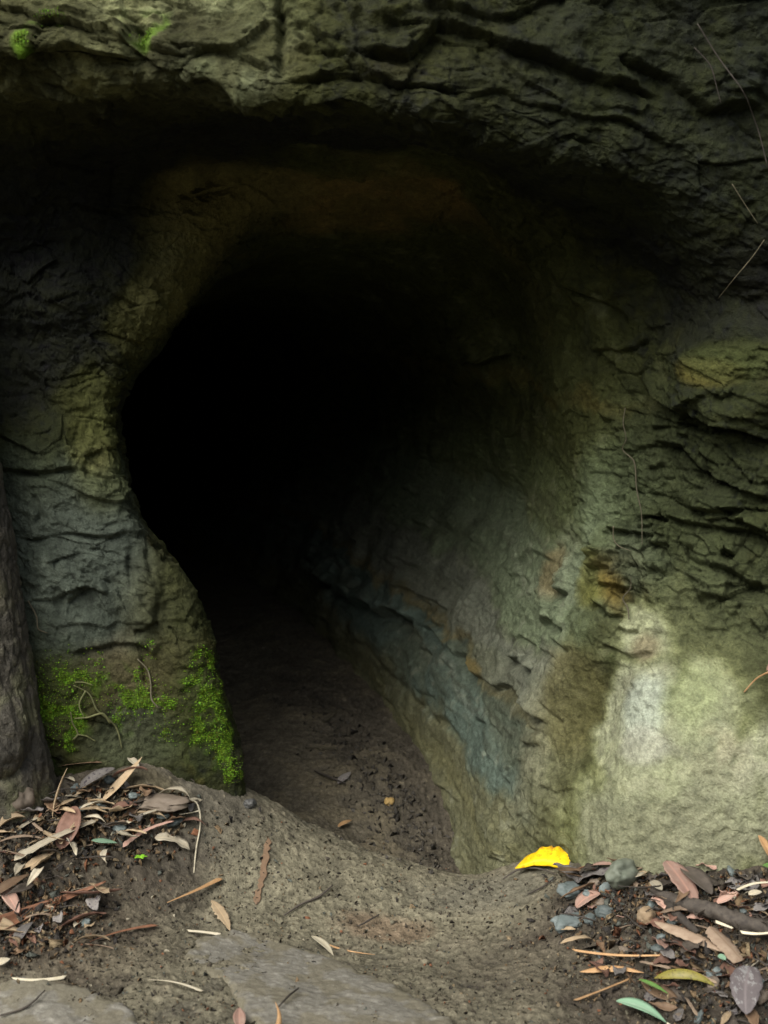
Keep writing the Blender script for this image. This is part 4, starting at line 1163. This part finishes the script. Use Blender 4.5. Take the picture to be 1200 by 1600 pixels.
S('straw', (318, 1551), (231, 1535), .006, ML['straw'], 'thin bent straw with an orange end left of the largest grey slab', 'straw', 'taper', lift=(.005, .006), bend=.2, cup=-.6, seed=12)
S('bark_strip', (418, 1308), (400, 1412), .013, ML['brown'], 'flat brown strip pressed in the mud in front of the tunnel', 'bark strip', 'strip', lift=(.0012, .0012), bend=.02, cup=.0, seed=13, ragged=.35)
S('leaf', (330, 1406), (360, 1456), .020, ML['tan'], 'trampled pale tan leaf pointing at the largest grey slab', 'leaf', lift=(.005, .004), bend=.1, cup=.15, seed=14, ragged=.12)
S('leaf', (376, 1608), (374, 1572), .018, ML['pink'], 'pinkish leaf tip cut by the bottom edge', 'leaf', lift=(.010, .014), bend=.1, cup=.4, seed=15)
S('leaf', (486, 1464), (521, 1494), .013, ML['straw'], 'narrow cream leaf on the upper edge of the largest grey slab', 'leaf', lift=(.014, .013), bend=.1, cup=.3, seed=16)
S('twig', (502, 1468), (586, 1490), .006, ML['orange'], 'thin orange twig beside the narrow cream leaf', 'twig', 'taper', lift=(.006, .005), bend=.03, cup=-.7, seed=17)
S('shoot', (431, 1612), (430, 1564), .011, ML['orange'], 'orange pointed shoot at the bottom edge of the largest grey slab', 'shoot', 'taper', lift=(.012, .035), bend=.05, cup=-.7, seed=18)
S('leaf', (4, 1388), (29, 1428), .024, ML['pink'], 'pale pink oval leaf at the left edge above the curled bark', 'leaf', 'oval', lift=(.016, .012), bend=.2, cup=.25, seed=19)
S('leaf', (-12, 1400), (46, 1370), .026, ML['brown'], 'dull brown leaf overlapping the pale pink one at the left edge', 'leaf', lift=(.026, .022), bend=.2, cup=.3, seed=20)
S('leaf', (-6, 1510), (16, 1500), .020, ML['pale'], 'cream leaf end cut by the left edge near the bottom left slab', 'leaf', lift=(.012, .012), bend=.2, cup=.3, seed=21)
S('leaf', (24, 1470), (52, 1440), .020, ML['grey'], 'small grey leaf under the curled bark strip', 'leaf', lift=(.010, .010), bend=.2, cup=.3, seed=22)
S('leaf', (95, 1330), (118, 1262), .040, ML['red'], 'broad red brown leaf standing in the middle of the left litter', 'leaf', 'oval', lift=(.010, .030), bend=.3, cup=.35, seed=23)
S('leaf', (125, 1235), (180, 1205), .034, ML['grey'], 'large mauve grey leaf between the trunk and the soil bank', 'leaf', 'oval', lift=(.020, .026), bend=.3, cup=.3, seed=24)
S('leaf', (86, 1196), (160, 1190), .022, ML['brown'], 'dark brown leaf tucked under the moss right of the trunk', 'leaf', lift=(.016, .016), bend=.2, cup=.3, seed=25)
S('leaf', (286, 1184), (316, 1180), .012, ML['green'], 'small dark green leaf alone on the soil bank', 'leaf', lift=(.006, .008), bend=.2, cup=.3, seed=26)
S('bark_strip', (192, 1328), (272, 1288), .014, ML['pink'], 'narrow pinkish bark strip pointing at the cream oval leaf', 'bark strip', 'strip', lift=(.018, .026), bend=.1, cup=.3, seed=27, ragged=.1)
S('bark_strip', (215, 1282), (282, 1254), .009, ML['pale'], 'slim grey white bark strip on the back of the left litter', 'bark strip', 'taper', lift=(.024, .020), bend=.15, cup=.3, seed=28)
S('leaf', (120, 1270), (182, 1268), .012, ML['tan'], 'straight tan blade lying level in the left litter', 'leaf', lift=(.028, .026), bend=.1, cup=.3, seed=29)
S('leaf', (0, 1290), (40, 1278), .026, ML['tan'], 'tan curled leaf at the left edge under the tree', 'leaf', lift=(.016, .02), bend=.4, cup=.6, seed=30)
stone('stone', 28, 1262, .026, .024, .030, .3, MS['brown'], 'rounded brown stone wedged against the foot of the tree trunk', 51, .1)
stone('stone', 250, 1262, .055, .034, .012, -.35, MS['brown'], 'flat brown stone behind the slim grey white bark strip', 52, .55)
stone('stone', 390, 1262, .012, .010, .009, .2, MS['dark'], 'small black clod on the lip where the left pillar ends', 53, .2)
gs = empty('grass_stem', gat(303, 1362)); o0 = np.array(gs.location); tag(gs, 'dry white grass stem arching over the mud beside the left litter', 'grass stem')
def ab(u, v, z): return gat(u, v + z * 900 if False else v, 0) * 1.0 + np.array([0, 0, z])
tube('stem', [o0, gat(306, 1330, .006), gat(313, 1292, .012), gat(312, 1272, .02), gat(304, 1258, .024), gat(296, 1256, .02)], [.0012, .0014, .0016, .0018, .0015, .001], ML['straw'], gs, origin=o0, sub=8)
tube('side_stem', [gat(311, 1272, .02), gat(298, 1272, .018), gat(280, 1278, .012)], [.0012, .001, .0008], ML['straw'], gs, origin=o0, sub=8)
sp = empty('sprout', gat(220, 1356)); tag(sp, 'tiny bright green sprout in the mud below the left litter', 'plant')
M_sprout = leaf_mat('sprout', (.16, .40, .02), (.22, .48, .03), (.3, .5, .06), .5)
for q in range(5):
    lf = link('leaf', blade(.013, .007, 'oval', .4, .3, seed=70 + q, nl=10, nw=4), M_sprout, sp); lf.location = (0, 0, .008); lf.rotation_euler = (0, -.3, q * 1.3)
tube('stem', [(0, 0, -.004), (0, 0, .009)], .001, M_sprout, sp, origin=(0, 0, 0))

# right litter
stone('stone', 972, 1394, .044, .019, .024, 1.0, MS['green'], 'largest stone of the right litter, greenish grey and tilted, below the yellow leaf', 60, .0, (.5, .25), .010)
stone('stone', 893, 1400, .023, .016, .012, .4, MS['blue'], 'grey stone below the yellow leaf, left of the largest greenish one', 61, .2, (.3, .1))
stone('stone', 890, 1445, .030, .020, .011, .5, MS['blue'], 'flat blue grey stone at the left end of the right litter', 62, .3, (.35, 0))
stone('stone', 946, 1430, .017, .013, .010, .2, MS['blue'], 'small blue grey stone just under the largest greenish one', 63, .2, (.3, 0))
stone('stone', 922, 1440, .012, .010, .008, .9, MS['blue'], 'smallest of the three blue grey stones in a row', 64, .2, (.2, 0))
stone('stone', 1010, 1442, .018, .014, .014, 1.2, MS['tan'], 'tan angular stone left of the dark dead branch', 65, .1, (.4, .2), .006)
stone('stone', 608, 1258, .012, .010, .010, .5, MS['ochre'], 'ochre pebble on the tunnel floor', 66, .3)
br = [gat(1018, 1392, .020), gat(1060, 1408, .026), gat(1110, 1428, .022), gat(1160, 1446, .024), gat(1230, 1466, .018)]
bro = empty('branch', br[0]); tag(bro, 'thick dark dead branch lying across the right litter', 'branch')
tube('stem', br, [.005, .010, .0125, .012, .010], ML['wood'], bro, origin=br[0], sides=14, sub=10, knob=.13, seed=3)
tube('side_branch', [gat(1040, 1402, .016), gat(1052, 1430, .014), gat(1090, 1462, .012)], [.007, .009, .005], ML['wood'], bro, origin=br[0], sides=10, sub=8, knob=.15, seed=5)
S('leaf', (1040, 1352), (1088, 1412), .040, ML['pink'], 'big pinkish brown leaf propped above the dead branch', 'leaf', 'oval', lift=(.036, .024), bend=.15, cup=.2, seed=41, ragged=.05)
S('leaf', (865, 1352), (902, 1384), .026, ML['grey'], 'crumpled grey leaf directly below the yellow leaf', 'leaf', 'oval', lift=(.016, .014), bend=.3, cup=.3, wav=.1, seed=42)
S('leaf', (900, 1376), (960, 1362), .036, ML['grey'], 'wide slate grey leaf between the yellow leaf and the greenish stone', 'leaf', 'oval', lift=(.014, .016), bend=.2, cup=.2, wav=.06, seed=43)
S('leaf', (900, 1422), (938, 1398), .034, ML['pink'], 'salmon pink leaf between the grey stones', 'leaf', 'oval', lift=(.014, .016), bend=.3, cup=.2, seed=44)
S('leaf', (922, 1352), (978, 1352), .018, ML['pink'], 'narrow pinkish leaf along the foot of the pale rock', 'leaf', lift=(.018, .018), bend=.2, cup=.3, seed=45)
S('leaf', (940, 1330), (1000, 1346), .014, ML['brown'], 'dark brown blade leaning on the foot of the pale rock', 'leaf', lift=(.014, .018), bend=.1, cup=.3, seed=46)
S('leaf', (1018, 1380), (1034, 1396), .020, ML['pale'], 'small cream leaf beside the big pinkish brown one', 'leaf', 'oval', lift=(.034, .030), bend=.2, cup=.2, seed=47)
S('leaf', (1066, 1360), (1112, 1402), .036, ML['dark'], 'broad dark leaf right of the big pinkish brown one', 'leaf', 'oval', lift=(.028, .022), bend=.2, cup=.3, seed=48)
S('bark_strip', (1022, 1440), (1136, 1496), .032, ML['bark'], 'broad tan curl of bark below the dead branch', 'bark strip', 'lance', lift=(.018, .016), bend=.15, cup=-.5, seed=49, ragged=.06)
S('bark_strip', (1108, 1452), (1160, 1500), .034, ML['bark'], 'squarish brown piece of bark at the right of the tan curl', 'bark strip', 'strip', lift=(.020, .016), bend=.15, cup=-.3, seed=50, ragged=.1)
S('straw', (893, 1484), (1040, 1498), .0055, ML['orange'], 'longest straw, lying level across the right litter', 'straw', 'strip', lift=(.014, .012), bend=.04, cup=-.8, seed=51)
S('bark_strip', (906, 1516), (1006, 1522), .018, ML['orange'], 'orange brown sliver of bark under the longest straw', 'bark strip', 'lance', lift=(.010, .010), bend=.12, cup=-.5, seed=52, ragged=.1)
S('straw', (896, 1558), (984, 1534), .0055, ML['orange'], 'golden straw slanting up from the bottom of the mud', 'straw', 'strip', lift=(.008, .010), bend=.04, cup=-.8, seed=53)
S('leaf', (1022, 1528), (1122, 1550), .022, ML['olive'], 'curled olive leaf arched over the right litter', 'leaf', 'lance', lift=(.010, .012), bend=.85, cup=-.9, seed=54)
S('leaf', (963, 1568), (1042, 1594), .026, ML['mint'], 'pale mint green leaf at the bottom edge', 'leaf', 'lance', lift=(.016, .012), bend=.3, cup=.25, seed=55, stalk=(.004, -.002, ML['straw']))
S('leaf', (998, 1536), (1044, 1558), .010, ML['green'], 'narrow fresh green blade above the mint leaf', 'leaf', 'lance', lift=(.016, .010), bend=.2, cup=.3, seed=56)
S('leaf', (1172, 1512), (1166, 1588), .046, ML['spotted'], 'large purple grey leaf with white spots in the bottom right corner', 'leaf', 'oval', lift=(.024, .018), bend=.3, cup=.2, seed=57, ragged=.04)
S('straw', (1118, 1442), (1146, 1454), .007, ML['straw'], 'short white straw on the dead branch', 'straw', 'strip', lift=(.044, .040), bend=.2, cup=-.8, seed=58)
S('straw', (1156, 1456), (1206, 1458), .008, ML['straw'], 'pale straw cut by the right edge beside the dead branch', 'straw', 'strip', lift=(.044, .044), bend=.1, cup=-.8, seed=59)
S('leaf', (1122, 1492), (1134, 1504), .014, ML['mint'], 'tiny mint green scrap at the tip of the tan bark curl', 'leaf', 'oval', lift=(.026, .024), bend=.1, cup=.2, seed=60)
S('leaf', (1185, 1305), (1206, 1350), .020, ML['orange'], 'orange pointed leaf standing at the right edge', 'leaf', lift=(.05, .01), bend=.2, cup=.3, seed=61)
S('leaf', (1192, 1352), (1212, 1366), .020, ML['green'], 'green leaf end showing under the orange one at the right edge', 'leaf', lift=(.02, .016), bend=.2, cup=.3, seed=62)
S('leaf', (1120, 1412), (1148, 1400), .018, ML['pink'], 'orange pink leaf lying on the far side of the dead branch', 'leaf', lift=(.03, .026), bend=.2, cup=.3, seed=63)
S('twig', (1150, 1388), (1206, 1378), .006, ML['straw'], 'pale thin twig at the right edge above the dead branch', 'twig', 'strip', lift=(.03, .03), bend=.1, cup=-.8, seed=64)
S('leaf', (1170, 1398), (1190, 1392), .016, ML['pale'], 'cream scrap of leaf at the right edge above the dead branch', 'leaf', 'oval', lift=(.028, .024), bend=.2, cup=.2, seed=65)
S('leaf', (1060, 1566), (1000, 1530), .034, ML['brown'], 'flat dull brown leaf behind the mint one', 'leaf', 'lance', lift=(.006, .006), bend=.1, cup=.1, seed=66)
# tunnel floor
S('leaf', (528, 1226), (548, 1208), .022, ML['grey'], 'dark grey leaf flat on the tunnel floor', 'leaf', lift=(.006, .006), bend=.1, cup=.2, seed=80)
S('leaf', (528, 1294), (550, 1286), .014, ML['orange'], 'tan orange leaf scrap on the tunnel floor', 'leaf', lift=(.008, .010), bend=.2, cup=.3, seed=81)
def gtwig(pts, r, mat, label):
    o = tube('twig', [gat(u, v, z) for u, v, z in pts], r, mat, sub=6, knob=.12); tag(o, label, 'twig')
gtwig([(478, 1166, .006), (500, 1170, .008), (528, 1172, .006)], [.0016, .002, .0014], ML['root'], 'short level twig farthest back on the tunnel floor')
gtwig([(492, 1206, .006), (512, 1216, .010), (540, 1228, .006)], [.002, .0024, .0016], ML['wood'], 'dark bent twig beside the grey leaf on the tunnel floor')
gtwig([(506, 1128, .006), (516, 1120, .009), (526, 1112, .006)], [.002, .002, .0014], ML['root'], 'brown twig slanting on the deep part of the tunnel floor')
gtwig([(444, 1428, .004), (470, 1412, .006), (500, 1400, .005), (520, 1380, .006)], [.0013, .0018, .0022, .0012], ML['wood'], 'thin dark twig on the trodden mud in front of the tunnel')
gtwig([(560, 1448, .006), (576, 1440, .010), (592, 1430, .012)], [.0014, .0016, .0014], ML['wood'], 'short black twig standing above the largest grey slab')
gtwig([(0, 1588, .012), (40, 1574, .013), (70, 1550, .012)], [.0014, .0016, .0012], ML['wood'], 'black twig lying across the bottom left slab')
gtwig([(436, 1572, .014), (450, 1558, .016), (466, 1542, .014)], [.0014, .0018, .0012], ML['wood'], 'black twig resting on the largest grey slab')
gtwig([(825, 1400, .004), (850, 1388, .006), (868, 1372, .006)], [.0012, .0015, .001], ML['wood'], 'dark twig on the mud left of the grey stones')
gtwig([(786, 1375, .008), (810, 1360, .014), (834, 1356, .012), (870, 1368, .006)], [.0012, .0018, .0018, .001], ML['wood'], 'arching dark twig just under the yellow leaf')
gtwig([(222, 1152, .014), (250, 1170, .012), (280, 1200, .008), (304, 1224, .006)], [.0014, .0016, .0014, .001], ML['wood'], 'thin root like twig running down the soil bank')

# ------------------------------------------------------------------ litter: every leaf, strip and stone an object
proto = {}
def pool(key, n, fn):
    proto[key] = [fn(i) for i in range(n)]
pool('lance', 7, lambda i: blade(.075 * (.7 + .09 * i), .016 + .002 * (i % 3), 'lance', [.1, .3, -.2, .5][i % 4], .45, .7 * (i % 3 - 1), .06, seed=100 + i, nl=14, nw=4, ragged=.05))
pool('oval', 6, lambda i: blade(.048 * (.8 + .09 * i), .024 + .003 * (i % 3), 'oval', [.15, .4, -.3][i % 3], .3, .5 * (i % 3 - 1), .10, seed=120 + i, nl=14, nw=4, ragged=.06))
pool('strip', 5, lambda i: blade(.06 * (.8 + .2 * i), .007 + .0025 * (i % 3), 'strip', [.1, .25, -.15][i % 3], .5 - .4 * (i % 3), .5, .03, seed=140 + i, nl=12, nw=4, ragged=.12))
def tw_mesh(i):
    rg = np.random.default_rng(160 + i); L = .05 + .02 * i
    V, Fs = tube_mesh([(0, 0, 0), (L * .35, .006 * rg.normal(), .002), (L * .7, .008 * rg.normal(), .003), (L, .01 * rg.normal(), 0)], [.0012, .0018, .0015, .0009], sides=6, sub=4, knob=.12, seed=i)
    return poly_mesh('twig', V, Fs)
pool('twig', 5, tw_mesh)
pool('stone', 5, lambda i: stone_mesh(.010 + .002 * i, .008 + .001 * i, .006 + .001 * (i % 3), 180 + i))
piles = {'left': ([(30, 1300, 70, 55), (120, 1300, 90, 55), (200, 1300, 90, 45), (180, 1240, 70, 30), (40, 1410, 60, 60), (90, 1440, 60, 50)], 'left'),
         'right': ([(960, 1390, 70, 40), (1060, 1390, 90, 40), (1130, 1470, 100, 60), (1100, 1550, 110, 55), (980, 1470, 90, 50), (1170, 1400, 60, 50)], 'right')}
words_ = {'left': 'in the litter at the tree foot', 'right': 'in the litter below the pale rock'}
spec = {'left': [('dead_leaf', 'lance', 'tan', 22), ('dead_leaf', 'oval', 'tan', 7), ('dead_leaf', 'lance', 'pale', 20), ('dead_leaf', 'oval', 'brown', 12), ('dead_leaf', 'lance', 'red', 9), ('dead_leaf', 'oval', 'grey', 9), ('dead_leaf', 'lance', 'dark', 10),
                 ('bark_strip', 'strip', 'bark', 14), ('twig', 'twig', 'wood', 16), ('stone', 'stone', 'blue', 9)],
        'right': [('dead_leaf', 'lance', 'tan', 9), ('dead_leaf', 'oval', 'red', 18), ('dead_leaf', 'lance', 'brown', 16), ('dead_leaf', 'oval', 'grey', 14), ('dead_leaf', 'oval', 'pink', 9), ('dead_leaf', 'oval', 'dark', 22), ('dead_leaf', 'lance', 'pale', 3),
                  ('bark_strip', 'strip', 'bark', 16), ('twig', 'twig', 'wood', 24), ('stone', 'stone', 'blue', 14), ('stone', 'stone', 'brown', 10)]}
adj = dict(tan='dull tan', pale='washed out pale', brown='dark brown', red='rusty red', grey='ash grey', dark='rotting blackish', pink='dusty pink', bark='ragged brown', wood='thin blackish', blue='bluish')
shape_w = dict(lance='narrow dead leaf', oval='rounded dead leaf', strip='small strip of bark', twig='short twig', stone='small stone')
cache = {}
rg = random.Random(3)
for side_, (cs, _) in piles.items():
    for (nm, sh, mt, cnt) in spec[side_]:
        cnt = int(cnt * 1.45)
        lab = ('brownish' if (sh == 'stone' and mt == 'brown') else adj[mt]) + ' ' + shape_w[sh] + ' ' + words_[side_]
        grp = ('brownish' if (sh == 'stone' and mt == 'brown') else adj[mt]) + ' ' + shape_w[sh] + 's ' + words_[side_]
        mat = MS[mt] if sh == 'stone' else ML[mt]
        for i in range(cnt):
            c = rg.choice(cs)
            u = c[0] + rg.uniform(-1, 1) * c[2]; v = c[1] + rg.uniform(-1, 1) * c[3]
            if side_ == 'left': v = max(v, 1225 + max(0, u - 150) * .25); u = max(-25, min(u, 320 - max(0, v - 1300) * .9))
            else:
                v = max(1362, v); u = max(u, 880 + max(0, v - 1420) * .55)
            qi = rg.randrange(len(proto[sh])); key = (sh, qi, mt)
            if key not in cache:
                m2 = proto[sh][qi].copy(); m2.materials.clear(); m2.materials.append(mat); cache[key] = m2
            o = bpy.data.objects.new(nm, cache[key]); COL.objects.link(o)
            p = gat(u, v)
            hl = .001 + rg.random() ** 1.5 * (.009 if sh in ('lance', 'oval', 'strip') else .008)
            o.location = (p[0], p[1], p[2] + hl)
            tl = .2 if sh != 'stone' else .6
            o.rotation_euler = (rg.gauss(0, tl * 1.3) - .08, rg.gauss(0, tl * .5), rg.uniform(0, 6.283))
            s_ = rg.uniform(.6, 1.12) if (side_ == 'left' and sh != 'stone') else rg.uniform(.55, 1.1); o.scale = (s_, s_, s_)
            tag(o, lab, nm.replace('_', ' ').replace('dead ', ''), grp)

# ------------------------------------------------------------------ crumbs of soil, seed and bark that nobody could count
def crumbs(name, pts, size, colr, label, cat, mat):
    n = len(pts)
    tet = np.array([(1, 0, -.4), (-.6, .8, -.35), (-.5, -.8, -.4), (.1, .1, .7), (.5, .6, .3)])
    fc = np.array([(0, 1, 3), (1, 2, 3), (2, 0, 3), (0, 4, 1), (0, 2, 1)])
    V = np.zeros((n, 5, 3)); 
    for i in range(n):
        e = Euler(RNG.uniform(0, 6.28, 3) * np.array([.25, .25, 1])).to_matrix()
        sc = size[i] * np.array([RNG.uniform(.6, 1.6), RNG.uniform(.5, 1), RNG.uniform(.35, .8)])
        V[i] = (tet * (1 + .25 * RNG.normal(size=(5, 1))) * sc) @ np.array(e).T + pts[i]
    Fc = (fc[None] + 5 * np.arange(n)[:, None, None]).reshape(-1, 3)
    o = link(name, np_mesh(name, V.reshape(-1, 3), Fc, np.repeat(colr, 5, 0), True), mat)
    tag(o, label, cat, kind='stuff'); return o
def scatter(n, f):
    out = []
    while len(out) < n:
        q = f()
        if q is not None: out.append(q)
    return np.array(out)
pal_mud = np.array([col(.15, .135, .095), col(.12, .105, .075), col(.19, .175, .125), col(.08, .07, .055)])
pal = np.array([col(.05, .045, .04), col(.07, .06, .045), col(.20, .14, .08), col(.26, .20, .12), col(.12, .13, .11), col(.24, .11, .06), col(.42, .38, .28)])
def rnd_ground():
    u = rg.uniform(-20, 1220); v = rg.uniform(1270, 1610)
    if v < 1380 and (u < 320 or u > 860 or v < 1255 + .28 * (u - 380)): return None
    return gat(u, v, .0008)
pts = scatter(9000, rnd_ground)
crumbs('grit', pts, RNG.gamma(2.0, .0008, len(pts)) + .0005, np.where((RNG.random(len(pts)) < .62)[:, None], pal_mud[RNG.choice(4, len(pts))], pal[RNG.choice(7, len(pts), p=[.30, .25, .13, .10, .12, .06, .04])]), 'fine grit and bits of leaf trodden into the mud', 'grit', M_soil)
def rnd_clod():
    t = rg.random(); u = 715 - 190 * t + rg.gauss(0, 38 - 8 * t) - 34; v = 1350 - 260 * t + rg.gauss(0, 14)
    q = gpt(u, v)
    if q[1] < .12 and t > .1: return None
    return gat(u, v, .002)
pts = scatter(1100, rnd_clod)
crumbs('clods', pts, RNG.gamma(1.4, .0018, len(pts)) + .0008, np.array([.085, .078, .066]) * RNG.uniform(.6, 1.6, (len(pts), 1)), 'dark crumbly soil piled along the foot of the right tunnel wall', 'soil', M_soil)
def rnd_lit():
    s = rg.choice([0, 1]); c = rg.choice(piles['left'][0] if s == 0 else piles['right'][0])
    u = c[0] + rg.gauss(0, .7) * c[2]; v = c[1] + rg.gauss(0, .7) * c[3]
    if v < 1235 or (s == 1 and v < 1360): return None
    return gat(u, v, rg.random() * .008)
pts = scatter(5200, rnd_lit)
crumbs('leaf_mould', pts, RNG.gamma(1.8, .0019, len(pts)) + .0008, pal[RNG.choice(7, len(pts), p=[.25, .2, .2, .13, .1, .1, .02])], 'broken leaf mould filling the gaps of the two litter heaps', 'leaf mould', M_soil)

# ------------------------------------------------------------------ light
w = bpy.data.worlds.new('World'); scene.world = w; w.use_nodes = True
nt = w.node_tree; bg = nt.nodes['Background']
sky = nt.nodes.new('ShaderNodeTexSky'); sky.sky_type = 'NISHITA'; sky.sun_disc = False
ELEV, AZ = R_(43), R_(212)
sky.sun_elevation = ELEV; sky.sun_rotation = AZ; sky.dust_density = 4; sky.air_density = 1.0
hs = nt.nodes.new('ShaderNodeHueSaturation'); hs.inputs['Saturation'].default_value = .35
nt.links.new(sky.outputs['Color'], hs.inputs['Color']); nt.links.new(hs.outputs['Color'], bg.inputs['Color'])
bg.inputs['Strength'].default_value = .12
sl = bpy.data.lights.new('sun', 'SUN'); sl.energy = 1.7; sl.angle = R_(42); sl.color = (1, .95, .86)
so = bpy.data.objects.new('sun', sl); COL.objects.link(so)
dvec = Vector((math.sin(AZ) * math.cos(ELEV), math.cos(AZ) * math.cos(ELEV), math.sin(ELEV)))
so.rotation_euler = dvec.to_track_quat('Z', 'Y').to_euler(); so.location = (0, -3, 6)

# ------------------------------------------------------------------ camera and view
cam = bpy.data.cameras.new('camera'); co = bpy.data.objects.new('camera', cam); COL.objects.link(co)
co.location = CAM; co.rotation_euler = (R_(90) - PITCH, 0, 0)
cam.sensor_fit = 'VERTICAL'; cam.sensor_height = 36; cam.sensor_width = 27; cam.lens = 36 * FPX / 1600
cam.clip_start = .05; cam.clip_end = 500
cam.dof.use_dof = True; cam.dof.focus_distance = 2.32; cam.dof.aperture_fstop = 5.0
scene.camera = co
vs = scene.view_settings; vs.view_transform = 'Standard'; vs.look = 'None'; vs.gamma = 1; vs.exposure = EXPOSURE
scene.cycles.max_bounces = 6; scene.cycles.diffuse_bounces = 3; scene.cycles.glossy_bounces = 2
scene.cycles.use_denoising = True
